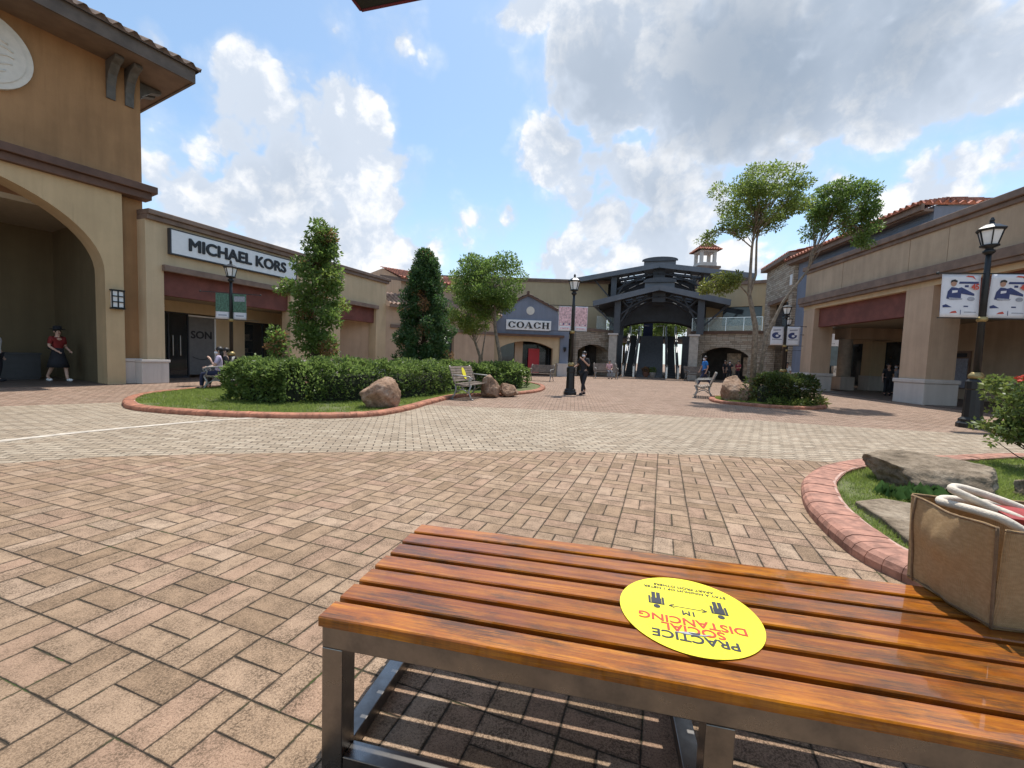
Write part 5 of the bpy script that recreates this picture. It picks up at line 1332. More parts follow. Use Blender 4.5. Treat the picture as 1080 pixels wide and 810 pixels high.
def banner(kind, loc, rz, sc, side, label, group):
    """print, cloth and marks of one hanging banner; x 0.08..0.92 of the arm"""
    r = empty('lamp_banner', loc, rz, label, 'banner', group); r.scale = (sc * {'sport': .98, 'blue': .8, 'pink': .64, 'green': .56}[kind], sc, sc)
    x0, x1 = (0.1, 0.93) if side > 0 else (-0.93, -0.1); w = x1 - x0
    bow = lambda u, v: 0.02 * math.sin(3.1 * v + side) * (1 if side > 0 else .7)
    mb = MB(); mb.smooth = True; n, m = 6, 10; vs = []
    for j in range(m + 1):
        for i in range(n + 1): vs.append((x0 + w * i / n, bow(i / n, j / m), 2.60 + 1.0 * j / m))
    mb.add(vs, [(j * (n + 1) + i, j * (n + 1) + i + 1, (j + 1) * (n + 1) + i + 1, (j + 1) * (n + 1) + i) for j in range(m) for i in range(n)])
    o = mb.build('cloth', MAT['banner_white'], r); s_ = o.modifiers.new('s', 'SOLIDIFY'); s_.thickness = .004; s_.offset = 0; bake(o)
    def patch(name, poly, mat, k=0):
        mb = MB(); P = [(x0 + w * p[0], p[1]) for p in poly]; y = lambda v: bow(0, v) - .006 - .002 * k
        mb.add([(p[0], y(p[1]), 2.60 + p[1]) for p in P], [list(range(len(P)))]); mb.build(name, mat, r, fix=False)
    def disc(cx, cy, rx, ry, n=16): return [(cx + rx * math.cos(2 * math.pi * k / n), cy + ry * math.sin(2 * math.pi * k / n)) for k in range(n)]
    if kind == 'sport':
        patch('player_print', [(.14, .43), (.17, .6), (.26, .7), (.38, .69), (.5, .66), (.68, .54), (.86, .5), (.86, .55), (.66, .61), (.52, .7), (.52, .44), (.34, .40)], MAT['banner_navy'], 1)
        patch('player_print', [(.22, .40), (.54, .41), (.56, .44), (.2, .46)], MAT['banner_grey'], 2)
        patch('jersey_panel', [(.28, .56), (.42, .58), (.42, .63), (.28, .62)], MAT['banner_white'], 2)
        patch('face_print', disc(.31, .79, .075, .075), MAT['skin'], 2)
        patch('hair_print', [(.22, .8), (.24, .86), (.33, .88), (.4, .85), (.4, .81), (.3, .83)], MAT['hair'], 3)
        patch('ball_print', disc(.78, .43, .1, .05), MAT['banner_grey'], 1)
        patch('headline_bar', [(.44, .78), (.95, .78), (.95, .83), (.46, .83)], MAT['banner_navy'], 1)
        patch('headline_bar', [(.6, .7), (.7, .7), (.7, .75), (.6, .75)], MAT['banner_navy'], 1)
        text_mesh('45', .18, .001, MAT['banner_red'], 'lettering', r, (x0 + w * .84, -.03, 2.60 + .70), UPRIGHT, .008, .9)
        patch('swoosh_mark', [(.6, .94), (.78, .93), (.88, .87), (.8, .96), (.66, .97)], MAT['banner_red'], 1)
        patch('shoe_print', [(.05, .27), (.14, .30), (.3, .23), (.06, .22)], MAT['banner_navy'], 1)
        patch('small_print', [(.6, .24), (.72, .24), (.72, .27), (.6, .27)], MAT['banner_navy'], 1)
        patch('small_print', [(.24, .09), (.44, .1), (.4, .15), (.3, .13)], MAT['banner_red'], 1)
        patch('small_print', [(.62, .11), (.93, .11), (.93, .13), (.62, .13)], MAT['banner_grey'], 1)
        patch('small_print', [(.52, .06), (.535, .06), (.535, .17), (.52, .17)], MAT['banner_navy'], 1)
    elif kind == 'blue':
        patch('badge_print', disc(.45, .52, .34, .17), MAT['banner_navy'], 1)
        patch('badge_print', disc(.5, .5, .12, .06), MAT['banner_white'], 2); patch('badge_print', disc(.7, .62, .14, .07), MAT['banner_white'], 2)
        patch('headline_bar', [(.2, .76), (.8, .79), (.8, .86), (.2, .83)], MAT['banner_grey'], 1)
        patch('headline_bar', [(.12, .28), (.88, .28), (.88, .33), (.12, .33)], MAT['banner_grey'], 1)
    elif kind == 'pink':
        patch('photo_print', [(.03, .2), (.97, .2), (.97, .97), (.03, .97)], MAT['banner_pink'], 1)
        patch('photo_band', [(.03, .58), (.97, .58), (.97, .65), (.03, .65)], MAT['banner_navy'], 2)
        for k in range(4): patch('figure_print', [(.12 + k * .22, .24), (.24 + k * .22, .24), (.22 + k * .22, .5), (.14 + k * .22, .52)], MAT['banner_navy' if k % 2 else 'white_goods'], 2)
        patch('headline_bar', [(.15, .07), (.85, .07), (.85, .13), (.15, .13)], MAT['banner_pink'], 1)
    else:
        patch('photo_print', [(.0, .28), (1, .28), (1, 1.0), (.0, 1.0)], MAT['banner_green'], 1)
        patch('photo_band', [(.1, .7), (.9, .72), (.9, .92), (.1, .9)], MAT['banner_grey'], 2)
        patch('headline_bar', [(.2, .12), (.8, .12), (.8, .17), (.2, .17)], MAT['banner_grey'], 1)
    return r
LP = lamp_proto()
first = True
for pos, sc, rz, kind, label in (
        ((G(1024, 451).x, G(1024, 451).y), .985, -0.12, 'sport', 'tall black street lamp nearest the viewer beside the leafy shrub'),
        ((G(601, 416).x, G(601, 416).y), .885, 0.05, 'pink', 'black street lamp standing alone on the open plaza beside the man in black'),
        ((-9.75, 14.7), .87, 0.35, 'green', 'black street lamp in front of the long white shop sign'),
        ((12.85, 20.2), .88, -0.1, 'blue', 'black street lamp behind the dark flowering bush'),
        ((15.6, 24.3), .86, 0.0, None, 'most distant black street lamp in front of the blue pier, mostly hidden'),
        ((23.2, 32.0), .86, 0.0, 'blue2', 'tiny black street lamp seen through the arcade passage')):
    o = LP if first else copy_tree(LP)
    first = False
    o.location = (pos[0], pos[1], 0.0); o.rotation_euler = (0, 0, rz); o.scale = (sc, sc, sc)
    tag(o, label, 'street lamp', 'black lantern street lamps')
    if kind:
        k2 = {'sport': 'white banner of a ball player in navy with a red 45', 'pink': 'pink picture banner with a dark band', 'green': 'dark green banner with a white foot', 'blue': 'white banner with a round navy blue emblem', 'blue2': 'tiny white and navy banner in the arcade passage'}[kind]
        for s in (-1, 1):
            banner(kind.replace('2', ''), (pos[0], pos[1], 0), rz, sc, s, '%s, %s of its pair' % (k2, 'left' if s < 0 else 'right'), 'banners on the street lamps')

# ------------------------------------------------------------------ park benches with scrolled iron ends
def park_bench():
    r = empty('park_bench', (0, 0, 0))
    for k in range(6):
        mb = MB(); y = -.26 + k * .082; mb.box(-.78, .78, y, y + .062, .43 - .02 * math.sin(k), .455 - .02 * math.sin(k)); mb.build('seat_slat', MAT['slat_grey'], r)
    for k in range(6):
        mb = MB(); z = .52 + k * .075; y = .23 + (z - .45) * .36; mb.obox((0, y, z + .03), (.78, 0, 0), (0, .011, -.004), (0, .011, .03)); mb.build('back_slat', MAT['slat_grey'], r)
    for x in (-.7, .7):
        mb = MB()
        def t(p, w=.022): mb.tube([(x, a, b) for a, b in p], w, 6)
        t([(-.30, 0.02), (-.25, .12), (-.2, .25), (-.27, .42)], .026); t([(.34, .02), (.25, .14), (.2, .28), (.22, .45)], .026)
        t([(-.28, .42), (.0, .4), (.22, .44)]); t([(.22, .44), (.3, .65), (.43, .98)]); t([(.36, .72), (.1, .70), (-.2, .68), (-.3, .62), (-.27, .55), (-.21, .6)], .02); t([(-.24, .43), (-.2, .55), (-.24, .66)], .018)
        t([(-.2, .2), (-.05, .3), (.05, .3), (.2, .2)], .018); t([(-.05, .3), (0, .38), (.05, .3)], .014); t([(-.36, .02), (-.24, .02)], .02); t([(.28, .02), (.40, .02)], .02)
        mb.build('iron_end', MAT['iron_grey'], r)
    return r
PB = park_bench()
mid = (G(498, 422) + G(514.5, 419)) / 2
specs = [((mid.x - .27, mid.y + .1), 108, 'grey brown slatted park bench with a yellow sticker at the left island edge', 1.0),
         ((G(746, 420).x + .05, G(746, 420).y + .5), -66, 'pale iron ended park bench seen end on beside the blue shirted walker', 1.0),
         ((AT(229, 405, 12.9).x, 12.9), -122, 'park bench mostly hidden behind the left end of the hedge', 1.0),
         ((AT(639, 397, 30).x, 30.0), 180, 'pale park bench under the seated woman in pink', 1.1),
         ((AT(735, 399, 31).x, 31.0), 175, 'white park bench behind the walker in blue', 1.1),
         ((AT(570, 398, 24).x, 24.0), 205, 'small park bench in front of the blue gabled shop', 0.95)]
for i, (p, az, lab, sc) in enumerate(specs):
    o = PB if i == 0 else copy_tree(PB)
    o.location = (p[0], p[1], 0.0 if i != 2 else 0.02); o.rotation_euler = (0, 0, R(180 - az)); o.scale = (sc, sc, sc); tag(o, lab, 'bench', 'iron ended park benches')
PBW = [o for o in COL.objects if o.name.startswith('park_bench')]
n = 24
mb = MB(); mb.prism([(.12 * math.cos(2 * math.pi * k / n), .19 * math.sin(2 * math.pi * k / n)) for k in range(n)], 0, .003)
s = mb.build('round_sticker', MAT['yellow_vinyl']); s.rotation_euler = (R(-20), 0, R(72))
q = Matrix.Rotation(R(72), 4, 'Z') @ Vector((0.05, .30, 0)); s.location = (specs[0][0][0] + q.x, specs[0][0][1] + q.y, .745)
tag(s, 'yellow sticker on the backrest of the slatted park bench', 'sticker')
for px, d, lab in ((681, 35.6, 'low reddish plant tub at the foot of the stairs, left of the pale one'), (688, 35.4, 'small pale plant tub at the foot of the stairs')):
    c = AT(px, 397, d); r = empty('plant_tub', (c.x, d, 0), 0, lab, 'planter')
    mb = MB(); mb.lathe([(.2, 0), (.27, .4), (.29, .42), (.24, .42)], n=14); mb.build('pot', MAT['kerb_brick'] if px == 681 else MAT['plinth'], r)
    leaves('foliage', [((0, 0, .6), (.32, .32, .26), 260)], .12, MAT['leaf_red'] if px == 681 else MAT['leaf_olive'], r)
# ------------------------------------------------------------------ trees
def limb(mb, a, b, r0, r1, sag=0.12, n=6):
    a, b = Vector(a), Vector(b); L = (b - a).length
    off = Vector((random.gauss(0, 1), random.gauss(0, 1), random.gauss(0, .5))) * L * sag * .5
    pts = [a.lerp(b, t) + off * math.sin(math.pi * t) for t in np.linspace(0, 1, n)]
    mb.tube(pts, [r0 + (r1 - r0) * t for t in np.linspace(0, 1, n)], 7)
def tree(base, trunk, tips, leafspec, bark, label, group='trees on the planted islands', rad=0.07, name='tree'):
    """trunk: list of stems (point lists, relative to base); tips: clumps (centre, radius, leaves, stem index, fraction up)"""
    r = empty(name, base, 0, label, 'tree', group)
    mb = MB()
    for st_, rr in trunk: mb.tube(st_, rr, 9)
    for c, cr, n, si, fr in tips:
        st_, rr = trunk[si]
        L = [0]
        for p, q in zip(st_, st_[1:]): L.append(L[-1] + (Vector(q) - Vector(p)).length)
        s = fr * L[-1]
        for i in range(len(L) - 1):
            if L[i + 1] >= s - 1e-6: break
        f = (s - L[i]) / max(1e-6, L[i + 1] - L[i]); a = Vector(st_[i]).lerp(Vector(st_[i + 1]), f)
        limb(mb, a, c, .014, .004)
    mb.build('trunk', bark, r)
    for nm, mat, size, sel in leafspec:
        cl = [(c, cr, n) for k, (c, cr, n, si, fr) in enumerate(tips) if sel(k)]
        if cl: leaves(nm, cl, size, mat, r)
    return r
def cloud_tips(c, R3, n, cr, leaves_n, si, f0, f1, hollow=0.45, seed=1):
    rd = random.Random(seed); out = []
    for _ in range(n):
        while True:
            d = Vector((rd.uniform(-1, 1), rd.uniform(-1, 1), rd.uniform(-1, 1)))
            if hollow < d.length < 1: break
        p = (c[0] + d.x * R3[0], c[1] + d.y * R3[1], c[2] + d.z * R3[2])
        k = rd.uniform(.65, 1.35)
        out.append((p, (cr * k, cr * k, cr * k * .72), int(leaves_n * k * k), si, f0 + (f1 - f0) * rd.random()))
    return out
ALL = lambda k: True
def near_hedge_tree():                       # uneven column, orange new growth
    b = Vector((-5.95, 12.6, .07)); st_ = [((0, 0, 0), (.03, 0, 1.0), (-.03, .02, 2.4), (.05, 0, 4.4)), [.085, .07, .05, .02]]
    tips = []; rd = random.Random(4)
    for k in range(64):
        z = 1.1 + 3.65 * (k / 63) ** .95
        w = .58 if z < 2.2 else (.74 if z < 3.3 else .55)
        if z > 4.3: w = .38
        a = rd.uniform(0, 6.28); q = w * math.sqrt(rd.uniform(.1, 1))
        tips.append(((q * math.cos(a) + (.16 if z > 2 else .1), q * math.sin(a), z), (.27, .27, .23), 190, 0, min(.98, (z - .25) / 4.4)))
    for k in range(7): tips.append(((-.5 - .08 * k, .1 * (k % 3), 3.05 + .12 * math.sin(k * 2)), (.18, .18, .14), 70, 0, .6))
    tree(b, [st_], tips, [('foliage', MAT['leaf_tree'], .105, lambda k: k % 7 != 3), ('new_growth', MAT['leaf_red'], .09, lambda k: k % 14 == 3), ('bright_foliage', MAT['leaf_olive'], .1, lambda k: k % 14 == 10)], MAT['bark_dark'], 'uneven columnar tree with orange tinged leaves in front of the white shop sign')
near_hedge_tree()
b = Vector((-6.1, 11.0, .07)); tips = [((.05 * math.sin(k * 2.2), .08 * math.cos(k * 3), 1.05 + .075 * k), (.2, .2, .16), 75, 0, min(.95, .6 + .04 * k)) for k in range(9)] + [((-.25, 0, 1.25), (.13, .13, .1), 26, 0, .7), ((.28, 0, 1.1), (.13, .13, .1), 26, 0, .6)]
tree(b, [[((0, 0, 0), (.02, 0, .8), (.0, 0, 1.6)), [.03, .02, .01]]], tips, [('foliage', MAT['leaf_tree'], .1, lambda k: k % 3), ('new_growth', MAT['leaf_red'], .09, lambda k: k % 3 == 0)], MAT['bark_dark'], 'thin sapling poking out of the hedge left of the columnar tree', name='sapling')
def cypress():
    b = Vector((-3.2, 15.2, .07)); rd = random.Random(9); tips = []
    for k in range(215):
        t = (k / 214); z = .75 + 4.0 * t
        w = 1.12 * (1 - t) ** .60 + .07
        if t < .3: w *= .80 + .2 * math.sin(t / .3 * 1.57)
        a = rd.uniform(0, 6.28); q = w * math.sqrt(rd.uniform(.12, 1)) * rd.uniform(.85, 1.1)
        tips.append(((q * math.cos(a), q * math.sin(a), z), (.21, .21, .22), 165, 0, min(.97, max(.05, (z - .4) / 4.7))))
    tree(b, [[((0, 0, 0), (0, 0, 2.4), (.02, 0, 4.7)), [.1, .07, .02]]], tips, [('foliage', MAT['leaf_cypress'], .085, lambda k: k % 23), ('new_growth', MAT['leaf_red'], .07, lambda k: k % 23 == 0 )], MAT['bark_dark'], 'dense dark green cone shaped tree behind the long hedge')
cypress()
b = Vector((-.55, 18.2, .07))
tips = cloud_tips((-.5, 0, 4.3), (1.4, 1.4, 1.2), 66, .36, 230, 0, .6, 1.0, .4, 3) + cloud_tips((-.9, 0, 3.5), (.7, .8, .7), 14, .3, 180, 0, .5, .7, .3, 13) + cloud_tips((-1.1, 0, 5.0), (.5, .5, .4), 8, .28, 140, 0, .8, 1, .3, 14)
tree(b, [[((.05, 0, 0), (0, 0, 1.2), (-.25, 0, 2.4), (-.3, 0, 3.6), (-.3, 0, 4.8)), [.1, .085, .07, .055, .02]]], tips, [('foliage', MAT['leaf_tree'], .105, ALL)], MAT['bark'], 'round headed tree on a slim pale trunk in front of the blue gabled shop')
b = Vector((-1.75, 22.3, .07))
tips = cloud_tips((-.55, 0, 3.55), (1.25, 1.1, 1.3), 46, .34, 190, 0, .5, 1.0, .35, 6) + cloud_tips((-1.0, 0, 4.9), (1.2, .8, .5), 14, .28, 80, 0, .8, 1.0, .3, 16)
tree(b, [[((0, 0, 0), (.02, 0, 1.2), (-.35, 0, 2.2), (-.7, 0, 3.6)), [.09, .08, .05, .02]], [((.1, .1, 0), (.12, .1, 1.3), (.3, 0, 2.6)), [.06, .05, .02]]], tips, [('foliage', MAT['leaf_olive'], .105, ALL)], MAT['bark'], 'loose yellowish green tree between the cone tree and the round headed tree')
# tall pair on the far right island
def P3(px, py, Y, b): 
    p = AT(px, py, Y); return (p.x - b.x, p.y - b.y, p.z - b.z)
b = Vector((8.38, 14.75, .06)); Yt = 14.75
st0 = [(0, 0, 0), P3(797, 345, Yt, b), P3(790, 310, Yt, b), P3(793, 262, Yt, b), P3(800, 215, Yt, b)]
st1 = [P3(790, 312, Yt, b), P3(797, 290, Yt + .1, b), P3(798, 255, Yt + .1, b), P3(806, 200, Yt + .1, b)]
cc = P3(802, 210, Yt, b); tips = cloud_tips(cc, (1.42, 1.35, 1.08), 80, .28, 150, 0, .8, 1.0, .35, 8)
cc = P3(775, 243, Yt, b); sp = cloud_tips(cc, (.9, .45, .28), 16, .17, 46, 2, .25, .9, .1, 18)
cc = P3(748, 252, Yt, b); sp += cloud_tips(cc, (.45, .4, .25), 9, .16, 46, 2, .7, 1.0, .1, 19)
cc = P3(757, 300, Yt, b); lo = cloud_tips(cc, (.52, .5, .36), 22, .18, 66, 3, .5, 1.0, .1, 20); cc = P3(778, 293, Yt, b); lo += cloud_tips(cc, (.36, .3, .18), 8, .14, 44, 3, .2, .7, .1, 21)
na, nb_ = len(tips), len(tips) + len(sp)
tree(b, [[st0, [.105, .09, .06, .04, .02]], [st1, [.05, .042, .032, .015]], [[P3(794, 262, Yt, b), P3(780, 250, Yt, b), P3(762, 240, Yt - .1, b), P3(738, 250, Yt - .1, b)], [.022, .018, .012, .006]], [[P3(790, 312, Yt, b), P3(778, 298, Yt - .05, b), P3(764, 296, Yt - .1, b), P3(748, 302, Yt - .1, b)], [.026, .02, .014, .006]]], tips + sp + lo, [('foliage', MAT['leaf_olive'], .088, lambda k: k < nb_), ('yellowing_foliage', MAT['leaf_yellow'], .1, lambda k: k >= nb_)], MAT['bark'], 'tallest tree, upright twin stems with a round crown on the right island')
b = Vector((8.62, 14.95, .06)); Yt = 15.0
st0 = [(0, 0, 0), P3(808, 355, Yt, b), P3(826, 318, Yt, b), P3(852, 285, Yt, b), P3(862, 250, Yt, b)]
tips = cloud_tips(P3(886, 217, Yt, b), (1.15, 1.0, .68), 44, .27, 200, 1, .35, 1.0, .3, 31) + cloud_tips(P3(860, 238, Yt, b), (.4, .5, .6), 14, .25, 130, 0, .8, 1.0, .3, 32) + cloud_tips(P3(908, 242, Yt, b), (.48, .5, .72), 20, .25, 140, 2, .5, 1.0, .3, 33)
tree(b, [[st0, [.08, .065, .045, .035, .02]], [[P3(852, 285, Yt, b), P3(866, 250, Yt, b), P3(880, 222, Yt, b), P3(890, 205, Yt, b)], [.032, .026, .02, .01]], [[P3(858, 268, Yt, b), P3(880, 240, Yt, b), P3(900, 232, Yt, b), P3(912, 245, Yt, b)], [.026, .02, .014, .008]]], tips, [('foliage', MAT['leaf_tree'], .088, ALL)], MAT['bark'], 'leaning slim tree whose crown droops over the tan arcade parapet')
# greenery beyond the head of the stairs
for i, (px, Y, h, w, lab) in enumerate(((657, 56, 8.6, 2.6, 'tree beyond the landing, left of the navy panel'), (684, 60, 10.2, 2.8, 'taller tree directly behind the navy panel on the landing'), (706, 55, 8.8, 2.4, 'tree beyond the landing, right of the navy panel'))):
    c = AT(px, 390, Y); b = Vector((c.x, Y, 0))
    tips = cloud_tips((0, 0, h * .68), (w, w * .7, h * .27), 60, .6, 120, 0, .5, 1.0, .2, 50 + i)
    tree(b, [[((0, 0, 0), (0, 0, h * .5), (0.1, 0, h * .85)), [.2, .14, .05]]], tips, [('foliage', MAT['leaf_olive'] if i != 1 else MAT['leaf_tree'], .26, ALL)], MAT['bark_dark'], lab, 'trees beyond the stairs')

# ------------------------------------------------------------------ hedges and shrubs
def hedge(path, wid, hgt, n, size, mat, label, seed, group='clipped hedges of the left island', core=True, name='hedge', flat=2.6, cat='hedge'):
    rd = np.random.default_rng(seed)
    path = [Vector((p[0], p[1], 0)) for p in path]
    pts = spline([(p.x, p.y) for p in path], False, .08)
    r = empty(name, (pts[0].x, pts[0].y, .06), 0, label, cat, group); o = pts[0]
    m = len(pts); t = rd.random(n) * (m - 1); i0 = np.floor(t).astype(int); f = t - i0
    A = np.array([[p.x - o.x, p.y - o.y] for p in pts] + [[pts[-1].x - o.x, pts[-1].y - o.y]])
    C = A[i0] * (1 - f)[:, None] + A[i0 + 1] * f[:, None]
    T = A[np.minimum(i0 + 1, m - 1)] - A[np.maximum(np.minimum(i0, m - 2), 0)]; T = T / np.maximum(np.linalg.norm(T, axis=1, keepdims=True), 1e-6); Nn = np.stack([-T[:, 1], T[:, 0]], 1)
    # ends closed with a rounded cap
    capn = n // 9; e = rd.integers(0, 2, capn); capC = np.where(e[:, None] == 0, A[0], A[m - 1]); ca = rd.uniform(0, 2 * np.pi, capn)
    a = rd.uniform(-.25, np.pi + .25, n)
    sgn = lambda x, p: np.sign(x) * np.abs(x) ** p
    bump_ = lambda P: np.array([1 + .30 * mnoise.noise(Vector((p[0] * 2.1 + seed, p[1] * 2.1, p[2] * 2.1))) + .20 * mnoise.noise(Vector((p[0] * 5, p[1] * 5 + seed, p[2] * 5))) for p in P])
    lat = sgn(np.cos(a), 2 / flat) * wid / 2; z = np.maximum(0.0, .5 + .5 * sgn(np.sin(a), 2 / flat)) * hgt
    z = np.where(np.sin(a) < .25, rd.random(n) * hgt * .7 + .03, z)
    P = np.concatenate([C + Nn * lat[:, None], z[:, None]], 1); D = np.concatenate([Nn * (np.cos(a))[:, None], np.maximum(np.sin(a), .15)[:, None]], 1)
    zc = rd.random(capn) ** .8 * hgt; rr = wid / 2 * np.sqrt(np.maximum(.06, 1 - (zc / hgt) ** 4)) * np.where(rd.random(capn) < .5, 1, np.sqrt(rd.random(capn)))
    Pc = np.concatenate([capC + np.stack([np.cos(ca) * rr, np.sin(ca) * rr], 1), zc[:, None]], 1); Dc = np.stack([np.cos(ca), np.sin(ca), .3 + zc / hgt], 1)
    P = np.concatenate([P, Pc]); D = np.concatenate([D, Dc]); cen = np.concatenate([np.concatenate([C, np.full((n, 1), hgt * .45)], 1), np.concatenate([capC, np.full((capn, 1), hgt * .45)], 1)])
    k = bump_(P) * (rd.uniform(.84, 1.03, len(P)) + (rd.random(len(P)) < .05) * rd.uniform(0, .16, len(P))); P = cen + (P - cen) * k[:, None]; P[:, 2] = np.maximum(P[:, 2], .02)
    np_mesh('foliage', leaf_verts(P, D, size), 4, mat, r)
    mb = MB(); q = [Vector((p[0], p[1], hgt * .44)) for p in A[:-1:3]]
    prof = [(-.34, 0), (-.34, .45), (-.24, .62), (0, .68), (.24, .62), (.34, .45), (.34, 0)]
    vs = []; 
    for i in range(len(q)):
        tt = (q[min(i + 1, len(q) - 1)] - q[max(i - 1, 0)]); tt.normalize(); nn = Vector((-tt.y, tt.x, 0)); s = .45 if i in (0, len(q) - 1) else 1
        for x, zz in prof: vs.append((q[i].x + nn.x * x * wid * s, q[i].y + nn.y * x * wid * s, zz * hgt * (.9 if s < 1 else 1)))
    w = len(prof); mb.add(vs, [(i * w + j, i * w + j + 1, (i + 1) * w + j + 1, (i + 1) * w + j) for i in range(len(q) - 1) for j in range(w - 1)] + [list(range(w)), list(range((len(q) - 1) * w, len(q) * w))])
    mb.build('twig_core', MAT['dark_core'], r)  # solid core coloured dark to read as shaded twigs behind the leaves
    return r
hedge([(-6.35, 10.3), (-5.7, 10.0), (-4.95, 9.9)], 1.2, 0.90, 12500, .085, MAT['leaf_hedge'], 'rounded bushy hedge at the left end of the island, behind the front lawn', 3)
hedge([(-4.85, 10.25), (-3.75, 11.05), (-2.85, 12.6), (-2.45, 14.2), (-2.1, 16)], 1.1, 0.97, 16500, .085, MAT['leaf_hedge'], 'long clipped hedge running back behind the boulder and the slatted bench', 5)
hedge([(-1.6, 15.6), (-.6, 16.6), (.2, 18.0)], 1.2, .92, 8000, .1, MAT['leaf_hedge'], 'far hedge between the slatted bench and the blue gabled shop', 7)
hedge([(8.1, 13.85), (8.8, 13.75), (9.5, 13.95)], 1.15, .92, 9500, .085, MAT['leaf_bush'], 'dark bush with red tinged leaves on the right island', 11, 'bushes of the right island', name='bush', cat='bush')
r = empty('ground_plant', (9.75, 13.75, .06), 0, 'low bright yellow green plant at the right end of the dark bush', 'plant')
leaves('foliage', [((.1, 0, .12), (.32, .28, .2), 420), ((.4, .15, .08), (.22, .2, .14), 160)], .14, MAT['leaf_yellow'], r, .25)
r = empty('ground_plant', (8.45, 13.05, .06), 0, 'low pale green tufts along the front of the dark bush', 'plant')
leaves('foliage', [((.3 * k - .35, .1 * math.sin(k * 2), .1), (.17, .14, .12), 120) for k in range(4)], .12, MAT['leaf_olive'], r, .2)
# leafy shrub at the right edge
def leafy_shrub():
    b = Vector((6.7, 5.22, .07)); r = empty('leafy_shrub', b, 0, 'open leafy shrub with bright small leaves and a red flower beside the nearest lamp', 'shrub')
    rd = random.Random(12); mb = MB(); cl = []
    for k in range(46):
        a = rd.uniform(0, 6.28); h = rd.uniform(.4, 1.15); sp = rd.uniform(.12, .68) * (.55 + .5 * h)
        tip = Vector((sp * math.cos(a), sp * math.sin(a), h)); base = Vector((.06 * math.cos(a), .06 * math.sin(a), 0))
        mid = base.lerp(tip, .5) + Vector((-.1 * math.cos(a), -.1 * math.sin(a), .02))
        pts = [base, base.lerp(mid, .5) * 1.0, mid, mid.lerp(tip, .6), tip]; mb.tube(pts, [.011, .010, .008, .006, .003], 6)
        for j in range(3):
            f = rd.uniform(.45, .98); q = mid.lerp(tip, f); e = q + Vector((rd.gauss(0, .09), rd.gauss(0, .09), rd.uniform(.02, .13))); mb.tube([q, q.lerp(e, .5), e], [.004, .003, .002], 5)
            cl.append((tuple(e), (.085, .085, .06), 26))
        cl.append((tuple(tip), (.11, .11, .08), 44))
    cl += [((-.62, -.05, .55), (.09, .09, .06), 26), ((-.68, .0, .38), (.08, .08, .05), 20), ((-.5, .1, .72), (.1, .1, .07), 30)]
    mb.tube([(0, 0, 0), (-.3, 0, .3), (-.62, -.05, .55)], [.009, .007, .003], 6); mb.tube([(0, 0, 0), (-.35, .05, .2), (-.68, 0, .38)], [.008, .006, .003], 6)
    mb.build('stem', MAT['bark_dark'], r); leaves('foliage', cl, .062, MAT['leaf_shrub'], r, .62)
    P = AT(1077, 399, 5.2); leaves('flower', [((P.x - b.x, P.y - b.y, P.z - b.z), (.035, .035, .02), 34)], .04, MAT['petal'], r, .8)
leafy_shrub()
r = empty('grass_tuft', (4.0, 4.02, .07), 0, 'dark strappy tuft in the shade under the broad near boulder', 'plant')
n = 240; X = rng.uniform(-.42, .4, n); Y = -.0 + rng.normal(0, .06, n) - .05 * np.abs(X); a = rng.uniform(-2.6, -.5, n); h = rng.uniform(.06, .15, n); l = rng.uniform(.08, .2, n)
V = np.zeros((n, 4, 3)); dx, dy = np.cos(a), np.sin(a); wv = .006
V[:, 0] = np.stack([X - dy * wv, Y + dx * wv, 0 * X], 1); V[:, 1] = np.stack([X + dy * wv, Y - dx * wv, 0 * X], 1)
V[:, 2] = np.stack([X + dx * l * .6 + dy * wv, Y + dy * l * .6 - dx * wv, h], 1); V[:, 3] = np.stack([X + dx * l, Y + dy * l, h * .55], 1)
np_mesh('blades', V.reshape(-1, 3), 4, MAT['leaf_cypress'], r)
